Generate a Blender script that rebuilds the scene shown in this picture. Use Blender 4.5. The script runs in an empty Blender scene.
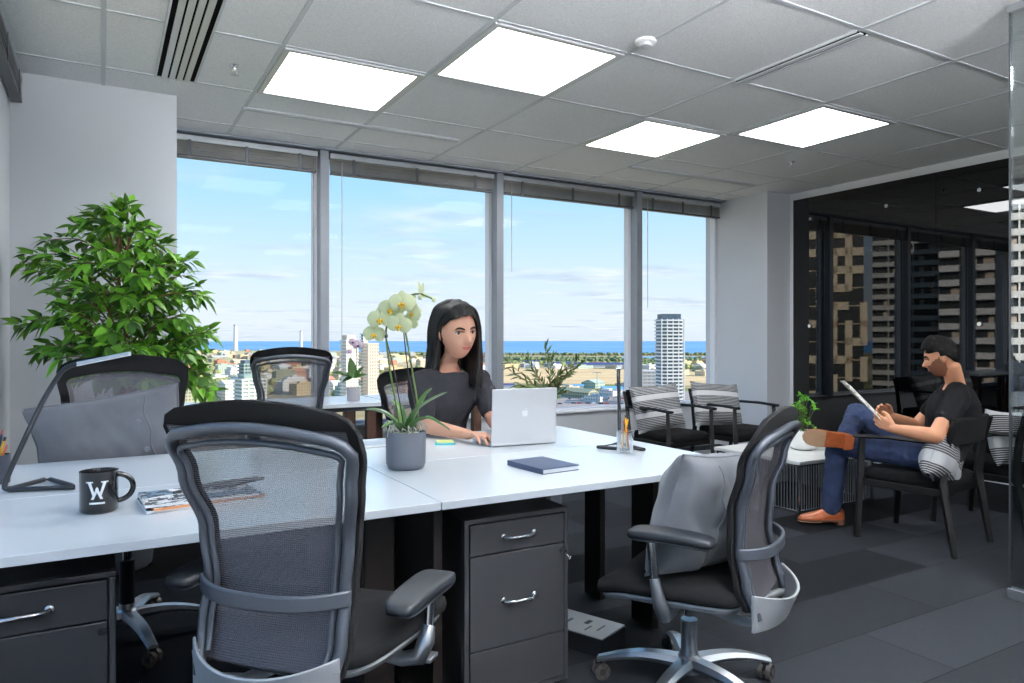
import bpy, bmesh, math, random
from mathutils import Vector, Matrix, noise
R = math.radians
random.seed(7)
SC = bpy.context.scene
COL = SC.collection
pi = math.pi

# ------------------------------------------------------------------ camera frame (metres, room axes)
F_PX, YAW, HC, CY = 714.0, R(29.85), 1.2, 337.5
FW = Vector((math.sin(YAW), math.cos(YAW), 0)); RT = Vector((math.cos(YAW), -math.sin(YAW), 0))
def at(px, py, D):
    """world point seen at that place of the photograph at depth D"""
    return FW*D + RT*((px-512)/F_PX*D) + Vector((0, 0, HC+(CY-py)/F_PX*D))
def on(px, py, z):
    D = F_PX*(z-HC)/(CY-py)
    return at(px, py, D)

# ------------------------------------------------------------------ mesh builder
class MB:
    def __init__(s): s.v = []; s.f = []; s.mi = []; s.m = 0
    def add(s, vs, fs):
        o = len(s.v); s.v += [tuple(v) for v in vs]
        s.f += [tuple(i+o for i in f) for f in fs]; s.mi += [s.m]*len(fs); return s
    def box(s, lo, hi, M=None):
        x0, y0, z0 = lo; x1, y1, z1 = hi
        vs = [Vector(p) for p in ((x0,y0,z0),(x1,y0,z0),(x1,y1,z0),(x0,y1,z0),(x0,y0,z1),(x1,y0,z1),(x1,y1,z1),(x0,y1,z1))]
        if M is not None: vs = [M @ v for v in vs]
        return s.add(vs, [(3,2,1,0),(4,5,6,7),(0,1,5,4),(1,2,6,5),(2,3,7,6),(3,0,4,7)])
    def cbox(s, c, sz, M=None):
        c = Vector(c); h = Vector(sz)/2
        if M is None: return s.box(c-h, c+h)
        T = Matrix.Translation(c) @ M.to_4x4()
        return s.box(-h, h, T)
    def bar(s, a, b, w, h, up=(0,0,1)):
        a, b = Vector(a), Vector(b); d = (b-a); L = d.length; d.normalize()
        u = Vector(up); r = d.cross(u)
        if r.length < 1e-4: r = d.cross(Vector((1,0,0)))
        r.normalize(); u = r.cross(d)
        vs = []
        for t in (0, L):
            for (i, j) in ((-1,-1),(1,-1),(1,1),(-1,1)): vs.append(a+d*t+r*(i*w/2)+u*(j*h/2))
        return s.add(vs, [(3,2,1,0),(4,5,6,7),(0,1,5,4),(1,2,6,5),(2,3,7,6),(3,0,4,7)])
    def tube(s, pts, rad, n=12, cap=True, closed=False, sx=1.0, up=None, sy=1.0):
        pts = [Vector(p) for p in pts]; m = len(pts)
        if not hasattr(rad, '__len__'): rad = [rad]*m
        vs = []; prev = None
        for i, p in enumerate(pts):
            if closed: t = pts[(i+1) % m]-pts[i-1]
            else: t = pts[min(i+1, m-1)]-pts[max(i-1, 0)]
            t.normalize()
            if up is not None: a = t.cross(Vector(up))
            elif prev is None:
                a = t.cross(Vector((0,0,1)))
                if a.length < .05: a = t.cross(Vector((0,1,0)))
            else: a = prev-t*prev.dot(t)
            if a.length < 1e-6: a = Vector((1,0,0))
            a.normalize(); prev = a; b = t.cross(a)
            for k in range(n):
                th = 2*pi*k/n
                vs.append(p+a*(math.cos(th)*rad[i]*sx)+b*(math.sin(th)*rad[i]*sy))
        fs = []
        rng = m if closed else m-1
        for i in range(rng):
            j = (i+1) % m
            for k in range(n): fs.append((i*n+k, i*n+(k+1)%n, j*n+(k+1)%n, j*n+k))
        if cap and not closed:
            fs.append(tuple(range(n-1, -1, -1))); fs.append(tuple((m-1)*n+k for k in range(n)))
        return s.add(vs, fs)
    def cyl(s, a, b, r0, r1=None, n=20): return s.tube([a, b], [r0, r0 if r1 is None else r1], n)
    def lathe(s, prof, c=(0,0,0), n=28, M=None):
        c = Vector(c); vs = []; m = len(prof)
        for (r, z) in prof:
            for k in range(n):
                th = 2*pi*k/n; p = Vector((r*math.cos(th), r*math.sin(th), z))
                if M is not None: p = M @ p
                vs.append(c+p)
        fs = []
        for i in range(m-1):
            for k in range(n): fs.append((i*n+k, i*n+(k+1)%n, (i+1)*n+(k+1)%n, (i+1)*n+k))
        if prof[0][0] > 1e-5: fs.append(tuple(range(n-1, -1, -1)))
        if prof[-1][0] > 1e-5: fs.append(tuple((m-1)*n+k for k in range(n)))
        return s.add(vs, fs)
    def ell(s, c, r, n=16, m=10, M=None):
        c = Vector(c)
        if not hasattr(r, '__len__'): r = (r, r, r)
        vs = []
        for i in range(m+1):
            ph = pi*i/m-pi/2
            for k in range(n):
                th = 2*pi*k/n
                p = Vector((r[0]*math.cos(ph)*math.cos(th), r[1]*math.cos(ph)*math.sin(th), r[2]*math.sin(ph)))
                if M is not None: p = M @ p
                vs.append(c+p)
        return s.add(vs, [(i*n+k, i*n+(k+1)%n, (i+1)*n+(k+1)%n, (i+1)*n+k) for i in range(m) for k in range(n)])
    def cap(s, a, b, r0, r1, n=14):
        """capsule with different end radii"""
        a, b = Vector(a), Vector(b); d = b-a; L = max(d.length, 1e-5); d.normalize()
        pts = []; rr = []
        for i in range(5):
            t = -pi/2+i*(pi/2)/4; pts.append(a+d*(math.sin(t)*r0)); rr.append(max(math.cos(t)*r0, 1e-4))
        for i in range(5):
            t = i*(pi/2)/4; pts.append(b+d*(math.sin(t)*r1)); rr.append(max(math.cos(t)*r1, 1e-4))
        return s.tube(pts, rr, n)
    def chain(s, pts, rad, n=14):
        for i in range(len(pts)-1): s.cap(pts[i], pts[i+1], rad[i], rad[i+1], n)
        return s
    def prism(s, poly, z0, z1, M=None):
        n = len(poly)
        vs = [Vector((x, y, z0)) for x, y in poly]+[Vector((x, y, z1)) for x, y in poly]
        if M is not None: vs = [M @ v for v in vs]
        fs = [tuple(range(n-1, -1, -1)), tuple(range(n, 2*n))]+[(i, (i+1)%n, n+(i+1)%n, n+i) for i in range(n)]
        return s.add(vs, fs)
    def grid(s, fn, nu, nv, closed_u=False):
        vs = [fn(i/(nu if closed_u else nu-1), j/(nv-1)) for j in range(nv) for i in range(nu)]
        fs = []
        for j in range(nv-1):
            for i in range(nu if closed_u else nu-1):
                k = (i+1) % nu
                fs.append((j*nu+i, j*nu+k, (j+1)*nu+k, (j+1)*nu+i))
        return s.add(vs, fs)
    def sheet(s, fn, nu, nv, th):
        """two-sided thick sheet: fn(u,v)->(point, normal)"""
        A = []; B = []
        for j in range(nv):
            for i in range(nu):
                p, n = fn(i/(nu-1), j/(nv-1)); p = Vector(p); n = Vector(n)
                A.append(p+n*(th/2)); B.append(p-n*(th/2))
        N = nu*nv; fs = []
        for j in range(nv-1):
            for i in range(nu-1):
                a, b, c, d = j*nu+i, j*nu+i+1, (j+1)*nu+i+1, (j+1)*nu+i
                fs.append((a, b, c, d)); fs.append((d+N, c+N, b+N, a+N))
        for i in range(nu-1):
            fs.append((i+1, i, i+N, i+1+N)); t = (nv-1)*nu
            fs.append((t+i, t+i+1, t+i+1+N, t+i+N))
        for j in range(nv-1):
            fs.append((j*nu, (j+1)*nu, (j+1)*nu+N, j*nu+N)); t = nu-1
            fs.append(((j+1)*nu+t, j*nu+t, j*nu+t+N, (j+1)*nu+t+N))
        return s.add(A+B, fs)
    def build(s, name, mat, parent=None, loc=(0,0,0), rz=0, smooth=40, bevel=0, seg=2, M=None):
        me = bpy.data.meshes.new(name)
        me.from_pydata(s.v, [], s.f); me.update()
        mats = mat if isinstance(mat, (list, tuple)) else [mat]
        for m_ in mats: me.materials.append(m_)
        if len(mats) > 1: me.polygons.foreach_set('material_index', s.mi)
        bm = bmesh.new(); bm.from_mesh(me); bmesh.ops.recalc_face_normals(bm, faces=bm.faces); bm.to_mesh(me); bm.free()
        if smooth:
            me.polygons.foreach_set('use_smooth', [True]*len(me.polygons))
            try: me.set_sharp_from_angle(angle=R(smooth))
            except Exception: pass
        o = bpy.data.objects.new(name, me); COL.objects.link(o)
        o.location = loc; o.rotation_euler = (0, 0, rz)
        if M is not None: o.matrix_world = M
        if parent is not None: o.parent = parent
        if bevel:
            b = o.modifiers.new('bevel', 'BEVEL'); b.width = bevel; b.segments = seg; b.limit_method = 'ANGLE'; b.angle_limit = R(35); b.harden_normals = False
        return o

def tag(o, label, cat, group=None, kind=None):
    o['label'] = label; o['category'] = cat
    if group: o['group'] = group
    if kind: o['kind'] = kind
    return o
def thing(name, label, cat, loc=(0,0,0), rz=0, group=None):
    o = bpy.data.objects.new(name, None); COL.objects.link(o); o.empty_display_size = .1
    o.location = loc; o.rotation_euler = (0, 0, rz)
    return tag(o, label, cat, group)
def struct(o): o['kind'] = 'structure'; return o
def copy_tree(o, parent=None):
    c = o.copy(); COL.objects.link(c)
    if parent is not None: c.parent = parent
    for ch in list(o.children): copy_tree(ch, c)
    return c
def dup(src, loc, rz, label, group=None):
    c = copy_tree(src); c.location = loc; c.rotation_euler = (0, 0, rz); c['label'] = label
    if group: c['group'] = group
    return c

# ------------------------------------------------------------------ materials
def srgb(r, g, b):
    f = lambda c: (c/12.92 if c <= .04045 else ((c+.055)/1.055)**2.4)
    return (f(r/255), f(g/255), f(b/255), 1)
class NT:
    def __init__(s, name):
        s.m = bpy.data.materials.new(name); s.m.use_nodes = True; s.t = s.m.node_tree; s.n = s.t.nodes; s.l = s.t.links
        s.b = s.n['Principled BSDF']; s.out = s.n['Material Output']
    def new(s, ty, **kw):
        x = s.n.new(ty)
        for k, v in kw.items(): setattr(x, k, v)
        return x
    def link(s, a, b): s.l.new(a, b)
    def coord(s, kind='Object', scale=(1,1,1), rot=(0,0,0), loc=(0,0,0)):
        c = s.new('ShaderNodeTexCoord'); mp = s.new('ShaderNodeMapping'); mp.inputs['Scale'].default_value = scale
        mp.inputs['Rotation'].default_value = rot; mp.inputs['Location'].default_value = loc
        s.link(c.outputs[kind], mp.inputs[0]); return mp.outputs[0]
    def noise(s, vec, scale, detail=3, rough=.55):
        x = s.new('ShaderNodeTexNoise'); x.inputs['Scale'].default_value = scale; x.inputs['Detail'].default_value = detail
        x.inputs['Roughness'].default_value = rough
        if vec is not None: s.link(vec, x.inputs['Vector'])
        return x.outputs['Fac']
    def ramp(s, fac, stops, interp='LINEAR'):
        x = s.new('ShaderNodeValToRGB'); cr = x.color_ramp; cr.interpolation = interp
        while len(cr.elements) < len(stops): cr.elements.new(.5)
        for e, (p, c) in zip(cr.elements, stops): e.position = p; e.color = c
        s.link(fac, x.inputs[0]); return x.outputs[0]
    def mix(s, fac, a, b, mode='MIX'):
        x = s.new('ShaderNodeMix', data_type='RGBA', blend_type=mode)
        for i, v in ((0, fac), (6, a), (7, b)):
            if hasattr(v, 'is_linked') or hasattr(v, 'links'): s.link(v, x.inputs[i])
            else: x.inputs[i].default_value = v
        return x.outputs[2]
    def math(s, op, a, b=0):
        x = s.new('ShaderNodeMath', operation=op)
        for i, v in ((0, a), (1, b)):
            if hasattr(v, 'links'): s.link(v, x.inputs[i])
            else: x.inputs[i].default_value = v
        return x.outputs[0]
    def bump(s, h, strength, dist=.01):
        x = s.new('ShaderNodeBump'); x.inputs['Strength'].default_value = strength; x.inputs['Distance'].default_value = dist
        s.link(h, x.inputs['Height']); s.link(x.outputs[0], s.b.inputs['Normal'])
def mat(name, col, rough=.5, metal=0, spec=.5, var=0, vs=8, bump=0, bs=60, bd=.002, coat=0, trans=0, ior=1.45, emit=None, es=0, sheen=0, sss=0):
    t = NT(name); b = t.b
    c = col if len(col) == 4 else srgb(*col)
    b.inputs['Base Color'].default_value = c; b.inputs['Roughness'].default_value = rough; b.inputs['Metallic'].default_value = metal
    b.inputs['Specular IOR Level'].default_value = spec; b.inputs['Coat Weight'].default_value = coat
    b.inputs['Transmission Weight'].default_value = trans; b.inputs['IOR'].default_value = ior
    if sheen: b.inputs['Sheen Weight'].default_value = sheen
    if sss: b.inputs['Subsurface Weight'].default_value = sss; b.inputs['Subsurface Radius'].default_value = (.01, .004, .002)
    if emit: b.inputs['Emission Color'].default_value = emit; b.inputs['Emission Strength'].default_value = es
    if var or bump: vec = t.coord()
    if var:
        d = tuple(max(0, x*(1-var)) for x in c[:3])+(1,); e = tuple(min(1, x*(1+var)) for x in c[:3])+(1,)
        t.link(t.ramp(t.noise(vec, vs), [(.3, d), (.7, e)]), b.inputs['Base Color'])
    if bump: t.bump(t.noise(vec, bs, 4), bump, bd)
    return t.m
M = {}
M['wall'] = mat('wall_paint', (206,209,215), .7, var=.02, vs=2)
M['trimwhite'] = mat('white_trim', (225,227,230), .45)
M['frame'] = mat('window_frame_grey', (150,155,162), .4, metal=.3, var=.03)
M['framewhite'] = mat('window_frame_white', (228,230,236), .4)
M['dark_alu'] = mat('dark_blind_metal', (95,98,104), .35, metal=.7, var=.1, vs=3)
M['slat'] = mat('blind_slat_metal', (150,148,146), .3, metal=.8, var=.15, vs=6)
M['desk'] = mat('white_desk_laminate', (222,229,236), .22, spec=.5, coat=.25)
M['deskedge'] = mat('grey_desk_edge', (176,184,194), .4)
M['espresso'] = mat('espresso_laminate', (22,17,16), .35, var=.25, vs=30)
M['wood'] = mat('brown_wood', (84,58,46), .45, var=.25, vs=12)
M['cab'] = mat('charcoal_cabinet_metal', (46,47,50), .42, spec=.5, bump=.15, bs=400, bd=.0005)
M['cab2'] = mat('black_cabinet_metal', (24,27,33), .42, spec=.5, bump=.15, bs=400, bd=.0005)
M['chrome'] = mat('chrome', (225,228,232), .12, metal=1)
M['alu'] = mat('brushed_aluminium', (196,200,206), .3, metal=.85, var=.05, vs=20)
M['silverplastic'] = mat('silver_plastic', (200,202,206), .35, metal=.3)
M['greyplastic'] = mat('grey_chair_plastic', (80,85,94), .36, metal=.25, spec=.6)
M['blackplastic'] = mat('black_plastic', (28,30,34), .45)
M['pad'] = mat('armpad_urethane', (26,30,36), .5, spec=.5, bump=.1, bs=200, bd=.0006)
M['blackfabric'] = mat('black_seat_fabric', (9,10,12), .95, spec=.2, bump=.4, bs=500, bd=.001)
M['rubber'] = mat('black_rubber', (18,18,20), .7)
M['casterclear'] = mat('smoked_caster_wheel', (90,84,80), .25, spec=.7, var=.4, vs=80)
M['blackwood'] = mat('black_stained_wood', (9,9,10), .5, spec=.3)
M['blackglass'] = mat('black_back_painted_glass', (3,3,4), .012, spec=.5, ior=1.62)
M['white'] = mat('white_plastic', (235,236,238), .4)
M['cer_grey'] = mat('grey_ceramic', (88,93,102), .55, bump=.1, bs=300, bd=.0005)
M['cer_white'] = mat('white_ceramic', (232,232,230), .35)
M['cer_pale'] = mat('pale_grey_ceramic', (176,172,178), .5)
M['moss'] = mat('pale_moss', (170,175,150), .9, var=.3, vs=60)
M['soil'] = mat('dark_potting_soil', (52,42,36), .95, var=.3, vs=90, bump=.6, bs=120, bd=.004)
M['bark'] = mat('ficus_bark', (126,92,66), .8, var=.3, vs=25, bump=.5, bs=60, bd=.004)
M['stem'] = mat('green_stem', (78,98,46), .5)
M['orchleaf'] = mat('orchid_leaf', (62,98,44), .38, var=.2, vs=12, coat=.2)
M['skinw'] = mat('woman_skin', (214,160,134), .5, sss=.08, var=.03, vs=15)
M['skinm'] = mat('man_skin', (206,146,112), .5, sss=.08, var=.03, vs=15)
M['hair'] = mat('dark_hair', (12,10,10), .5, spec=.3, bump=.6, bs=90, bd=.004)
M['hairm'] = mat('black_short_hair', (9,8,8), .8, spec=.15, bump=.8, bs=110, bd=.006)
M['beard'] = mat('beard_stubble', (128,84,62), .8, var=.2, vs=200)
M['tee'] = mat('charcoal_tee_fabric', (38,38,43), .95, spec=.2, bump=.3, bs=300, bd=.001, var=.12, vs=10)
M['teem'] = mat('black_tee_fabric', (15,15,18), .95, spec=.2, bump=.3, bs=300, bd=.001)
M['jeans'] = mat('blue_denim', (34,48,80), .85, var=.3, vs=14, bump=.4, bs=350, bd=.001)
M['leather'] = mat('tan_brown_leather', (168,88,48), .35, coat=.3, var=.2, vs=25)
M['sole'] = mat('beige_leather_sole', (186,150,118), .6, var=.08, vs=30)
M['soleedge'] = mat('dark_sole_edge', (92,58,40), .5)
M['lip'] = mat('lips', (190,105,98), .4)
M['lipm'] = mat('lips_natural', (170,100,84), .5)
M['brow'] = mat('dark_eyebrow', (32,24,22), .8)
M['eyew'] = mat('eye_white', (225,220,215), .25)
M['iris'] = mat('dark_iris', (30,20,16), .15)
M['navy'] = mat('navy_book_cover', (54,68,96), .5, var=.05)
M['paper'] = mat('white_paper', (236,238,240), .6)
M['teal'] = mat('teal_paper', (70,180,190), .6)
M['yellow'] = mat('pale_yellow_paper', (222,226,150), .6)
M['pencil'] = mat('yellow_pencil_paint', (235,176,40), .4)
M['orange'] = mat('orange_pencil_paint', (226,120,60), .4)
M['penred'] = mat('red_pen', (196,50,48), .35)
M['penblue'] = mat('dark_blue_pen', (38,46,84), .35)
M['mug'] = mat('glossy_black_mug', (8,9,11), .12, coat=.3)
M['laptop'] = mat('silver_laptop_aluminium', (214,215,218), .32, metal=.35)
M['laptopkey'] = mat('laptop_black_keys', (22,22,24), .5)
M['logo'] = mat('pale_logo', (246,247,248), .2, spec=.8)
M['marble'] = mat('pale_stone_top', (214,214,212), .3, var=.08, vs=6)
M['glow'] = mat('light_diffuser', (255,255,255), .5, emit=(.97,.985,1,1), es=12)
M['uplight'] = mat('added_uplight_diffuser', (255,255,255), .5, emit=(.97,.985,1,1), es=460)  # emitter of the unseen uplights added to lift the ceiling
M['lampbar'] = mat('lamp_white_diffuser', (240,242,246), .4)

def glass_mat(name, tint, refl=.06, rough=0.0):
    t = NT(name); n = t.n; n.remove(t.b)
    tr = n.new('ShaderNodeBsdfTransparent'); tr.inputs[0].default_value = tint
    gl = n.new('ShaderNodeBsdfGlossy'); gl.inputs[0].default_value = (1,1,1,1); gl.inputs['Roughness'].default_value = rough
    fr = n.new('ShaderNodeLayerWeight'); fr.inputs['Blend'].default_value = .3
    mp = n.new('ShaderNodeMapRange'); mp.inputs[3].default_value = refl; mp.inputs[4].default_value = min(1, refl*9)
    mx = n.new('ShaderNodeMixShader')
    t.link(fr.outputs['Facing'], mp.inputs[0]); t.link(mp.outputs[0], mx.inputs[0]); t.link(tr.outputs[0], mx.inputs[1]); t.link(gl.outputs[0], mx.inputs[2])
    t.link(mx.outputs[0], t.out.inputs[0]); return t.m
M['pane'] = glass_mat('window_glass', (.99,.995,1,1), .002)
M['partition'] = glass_mat('partition_glass', (.86,.9,.9,1), .15)
M['cupglass'] = glass_mat('clear_glass', (.9,.93,.95,1), .12)

def mesh_fabric(name, col, alpha):
    t = NT(name); t.b.inputs['Base Color'].default_value = col; t.b.inputs['Roughness'].default_value = .7
    tr = t.new('ShaderNodeBsdfTransparent'); mx = t.new('ShaderNodeMixShader')
    vec = t.coord('Object', (1,1,1))
    w1 = t.new('ShaderNodeTexWave', bands_direction='X'); w1.inputs['Scale'].default_value = 62
    w2 = t.new('ShaderNodeTexWave', bands_direction='Z'); w2.inputs['Scale'].default_value = 62
    t.link(vec, w1.inputs[0]); t.link(vec, w2.inputs[0])
    s_ = t.math('ADD', w1.outputs['Fac'], w2.outputs['Fac'])
    f = t.math('ADD', t.math('MULTIPLY', s_, .22), alpha-.22)
    t.link(f, mx.inputs[0]); t.link(tr.outputs[0], mx.inputs[1]); t.link(t.b.outputs[0], mx.inputs[2]); t.link(mx.outputs[0], t.out.inputs[0])
    return t.m
M['mesh'] = mesh_fabric('woven_chair_mesh', srgb(132,128,136), .44)
M['meshdark'] = mesh_fabric('dark_chair_mesh', srgb(40,42,48), .62)

def carpet():
    t = NT('carpet_planks'); vec = t.coord('Object')
    br = t.new('ShaderNodeTexBrick'); br.offset = .5; br.offset_frequency = 2
    for k, v in (('Color1', srgb(13,14,16)), ('Color2', srgb(51,54,59)), ('Mortar', srgb(14,15,17))): br.inputs[k].default_value = v
    br.inputs['Scale'].default_value = 1; br.inputs['Brick Width'].default_value = 1.07; br.inputs['Row Height'].default_value = .36
    br.inputs['Mortar Size'].default_value = .002; br.inputs['Bias'].default_value = -.1
    t.link(vec, br.inputs['Vector'])
    st = t.coord('Object', (3, 60, 1)); n2 = t.noise(st, 6, 3)
    nn = t.noise(vec, 260, 2)
    c = t.mix(.5, br.outputs['Color'], t.ramp(t.mix(.5, n2, nn), [(.25, (.35,.35,.36,1)), (.75, (1,1,1,1))]), 'MULTIPLY')
    t.link(c, t.b.inputs['Base Color']); t.b.inputs['Roughness'].default_value = 1; t.b.inputs['Specular IOR Level'].default_value = .05
    t.bump(nn, .5, .003); return t.m
M['carpet'] = carpet()
def ceil_mat():
    t = NT('ceiling_tile'); vec = t.coord('Object')
    v = t.new('ShaderNodeTexVoronoi'); v.inputs['Scale'].default_value = 55; t.link(vec, v.inputs[0])
    nz = t.noise(vec, 140, 4, .7)
    t.link(t.ramp(nz, [(.35, srgb(214,216,219)), (.65, srgb(238,239,241))]), t.b.inputs['Base Color'])
    t.b.inputs['Roughness'].default_value = .95; t.bump(nz, .6, .004); return t.m
M['ceil'] = ceil_mat()
M['tbar'] = mat('ceiling_t_bar', (196,200,205), .5)
M['gap'] = mat('dark_shadow_gap', (10,10,12), .9, spec=.1)

def leaf_mat(name, a, b, rough=.38):
    t = NT(name); g = t.new('ShaderNodeNewGeometry'); vec = t.coord()
    c = t.ramp(g.outputs['Random Per Island'], [(0, a), (.75, b), (1, tuple(min(1, x*1.7) for x in b[:3])+(1,))])
    t.link(c, t.b.inputs['Base Color']); t.b.inputs['Roughness'].default_value = rough
    t.b.inputs['Coat Weight'].default_value = .15
    tl = t.new('ShaderNodeBsdfTranslucent'); t.link(c, tl.inputs[0]); mx = t.new('ShaderNodeMixShader'); mx.inputs[0].default_value = .3
    t.link(t.b.outputs[0], mx.inputs[1]); t.link(tl.outputs[0], mx.inputs[2]); t.link(mx.outputs[0], t.out.inputs[0]); return t.m
M['ficusleaf'] = leaf_mat('ficus_leaf', srgb(30,72,26), srgb(118,172,54))
M['oliveleaf'] = leaf_mat('olive_leaf', srgb(46,70,40), srgb(92,112,60))
M['freshleaf'] = leaf_mat('fresh_green_leaf', srgb(90,160,40), srgb(130,205,60))

def petal():
    t = NT('orchid_petal'); c = srgb(226,232,196)
    t.b.inputs['Base Color'].default_value = c; t.b.inputs['Roughness'].default_value = .5
    tl = t.new('ShaderNodeBsdfTranslucent'); tl.inputs[0].default_value = c; mx = t.new('ShaderNodeMixShader'); mx.inputs[0].default_value = .35
    t.link(t.b.outputs[0], mx.inputs[1]); t.link(tl.outputs[0], mx.inputs[2]); t.link(mx.outputs[0], t.out.inputs[0]); return t.m
M['petal'] = petal()
M['petalpink'] = mat('pale_mauve_petal', (206,186,204), .5)
M['orchlip'] = mat('orchid_yellow_lip', (226,176,40), .5, var=.4, vs=150)
M['orchlipd'] = mat('dark_purple_lip', (96,40,78), .5)
M['root'] = mat('silver_aerial_root', (176,178,168), .7)

def grey_linen(name, col):
    t = NT(name); vec = t.coord('Object', (1,1,1)); n = t.noise(vec, 7, 5); f = t.noise(vec, 420, 2)
    c = col; t.link(t.ramp(n, [(.3, tuple(x*.8 for x in c[:3])+(1,)), (.7, tuple(x*1.12 for x in c[:3])+(1,))]), t.b.inputs['Base Color'])
    t.b.inputs['Roughness'].default_value = .85; t.b.inputs['Sheen Weight'].default_value = .2
    t.bump(t.math('ADD', t.math('MULTIPLY', n, 3), f), .35, .006); return t.m
M['linen'] = grey_linen('grey_linen', srgb(98,100,107)); M['linenl'] = grey_linen('light_grey_linen', srgb(118,121,128))

def stripes(name, freq=9, axis=2, ph=.32, wf=.34):
    """white cloth with groups of thin black lines between plain white bands"""
    t = NT(name); c = t.new('ShaderNodeTexCoord'); s = t.new('ShaderNodeSeparateXYZ'); t.link(c.outputs['Object'], s.inputs[0])
    z = s.outputs[axis]
    nz = t.noise(c.outputs['Object'], 120, 2)
    fine = t.math('FRACT', t.math('MULTIPLY', z, 75)); fine = t.math('GREATER_THAN', fine, .3)
    big = t.math('FRACT', t.math('ADD', t.math('MULTIPLY', z, freq), ph+10)); big = t.math('GREATER_THAN', big, wf)
    f = t.math('MULTIPLY', fine, big)
    f = t.math('MULTIPLY', f, .93)
    t.link(t.mix(f, srgb(196,197,200), srgb(20,21,25)), t.b.inputs['Base Color'])
    t.b.inputs['Roughness'].default_value = .9; t.bump(nz, .4, .002); return t.m
M['stripe'] = stripes('black_striped_cloth', 7.1, 2, .5465, .3)
M['stripethrow'] = stripes('black_striped_white_cloth', 5, 2)
# ================================================================== ROOM SHELL
CZ = 2.732; XR = 6.396; YW = 5.893; XL = -.46; YB = -2.6; TILE = .816; GX = .822; GY = 4.655
def sbox(name, lo, hi, m, bevel=0):
    return struct(MB().box(lo, hi).build(name, m, smooth=0, bevel=bevel))
sbox('floor', (XL-.3, YB-.2, -.1), (XR+.3, YW+.2, 0), M['carpet'])
# ceiling: one slab with the suspended grid bars set into its face
b = MB(); b.m = 0; b.box((XL-.3, YB-.2, CZ), (XR+.3, YW+.3, CZ+.3))
b.m = 1
for i in range(-2, 8):
    x = GX+i*TILE
    if XL < x < XR: b.box((x-.011, YB, CZ-.005), (x+.011, YW-.16, CZ+.01))
for j in range(-2, 9):
    y = GY+TILE-j*TILE if j >= 0 else None
    if y is not None and YB < y < YW: b.box((XL, y-.011, CZ-.0045), (XR, y+.011, CZ+.01))
struct(b.build('ceiling', [M['ceil'], M['tbar']], smooth=0))
sbox('trim_1', (XL, YW-.17, CZ-.018), (XR-.34, YW-.02, CZ-.001), M['frame'])
# walls
sbox('wall_back', (XL-.2, YB-.2, 0), (XR+.2, YB, CZ), M['wall'])
sbox('wall_right', (XR, YB-.2, 0), (XR+.2, YW+.2, CZ), M['trimwhite'])
sbox('wall_front', (.2, YW-.06, 0), (6.05, YW+.14, .455), M['wall'])
sbox('wall_column_left', (XL-.2, 4.985, 0), (.41, YW+.14, CZ), M['wall'])
sbox('wall_column_right', (6.04, 5.155, 0), (XR+.1, YW+.14, CZ), M['wall'])
b = MB(); b.box((XL-.14, 4.42, 0), (XL, 4.99, CZ)); b.box((XL-.14, YB, 0), (XL, 4.42, .45)); b.box((XL-.14, YB, 2.62), (XL, 4.42, CZ)); b.box((XL-.14, YB, .45), (XL, -.6, 2.62))
struct(b.build('wall_left', M['wall'], smooth=0))
sbox('trim_2', (.4, YW-.09, .455), (6.05, YW+.02, .475), M['trimwhite'], .004)
sbox('baseboard_right', (5.0, 5.14, 0), (XR, 5.155, .09), M['trimwhite'])
# left window: frames, pane and blind
b = MB()
for y in (-.6, 1.1, 2.8, 4.36): b.box((XL-.12, y, .45), (XL-.01, y+.07, 2.62))
b.box((XL-.12, -.6, .45), (XL-.01, 4.42, .5)); b.box((XL-.12, -.6, 2.56), (XL-.01, 4.42, 2.62))
w = struct(b.build('window_5', M['framewhite'], smooth=0))
MB().box((XL-.075, -.58, .48), (XL-.069, 4.4, 2.6)).build('pane', M['pane'], w, smooth=0)
# main window wall: 4 bays
mull = [1.56, 3.18, 4.83]
edges = [(.40, 1.56-.032), (1.592+.0, 3.148), (3.212, 4.798), (4.862, 6.04)]
for i, (x0, x1) in enumerate(edges):
    b = MB(); fw = .034
    b.box((x0, YW-.03, .47), (x0+fw, YW+.04, CZ-.05)); b.box((x1-fw, YW-.03, .47), (x1, YW+.04, CZ-.05))
    b.box((x0+fw, YW-.03, .47), (x1-fw, YW+.04, .50)); b.box((x0+fw, YW-.03, CZ-.09), (x1-fw, YW+.04, CZ-.05))
    w = struct(b.build('window_%d' % (i+1), M['framewhite'], smooth=0))
    MB().box((x0+fw, YW+.004, .50), (x1-fw, YW+.010, CZ-.09)).build('pane', M['pane'], w, smooth=0)
for i, x in enumerate(mull):
    sbox('trim_%d' % (i+3), (x-.034, YW-.135, .455), (x+.034, YW+.05, CZ-.019), M['frame'])
sbox('trim_6', (.4, YW+.0, CZ-.06), (6.05, YW+.12, CZ), M['frame'])

# venetian blinds pulled up to the window heads
def blind(L, label, along='x'):
    t = thing('venetian_blind', label, 'blind', group='raised venetian blinds')
    b = MB().box((0, -.028, 0), (L, .028, .045)); b.build('head_rail', M['alu'], t, smooth=0, bevel=.003)
    b = MB(); z = -.012
    for k in range(11):
        b.box((.01, -.024, z-.0035), (L-.01, .024, z), Matrix.Rotation(R(random.uniform(-2, 2)), 4, 'X')); z -= .0085
    b.build('slat_stack', M['slat'], t, smooth=0)
    MB().box((.01, -.026, z-.02), (L-.01, .026, z-.002)).build('bottom_rail', M['dark_alu'], t, smooth=0, bevel=.003)
    for k in range(3):
        x = L*(.13+.37*k)
        MB().box((x-.012, -.0295, z-.022), (x+.012, -.0265, .01)).build('ladder_tape', M['dark_alu'], t, smooth=0)
    return t
bl = ['raised grey venetian blind above the leftmost wide window', 'raised grey venetian blind above the window behind the seated woman',
      'raised grey venetian blind above the third window from the left', 'raised grey venetian blind above the narrow window beside the right column']
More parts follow.
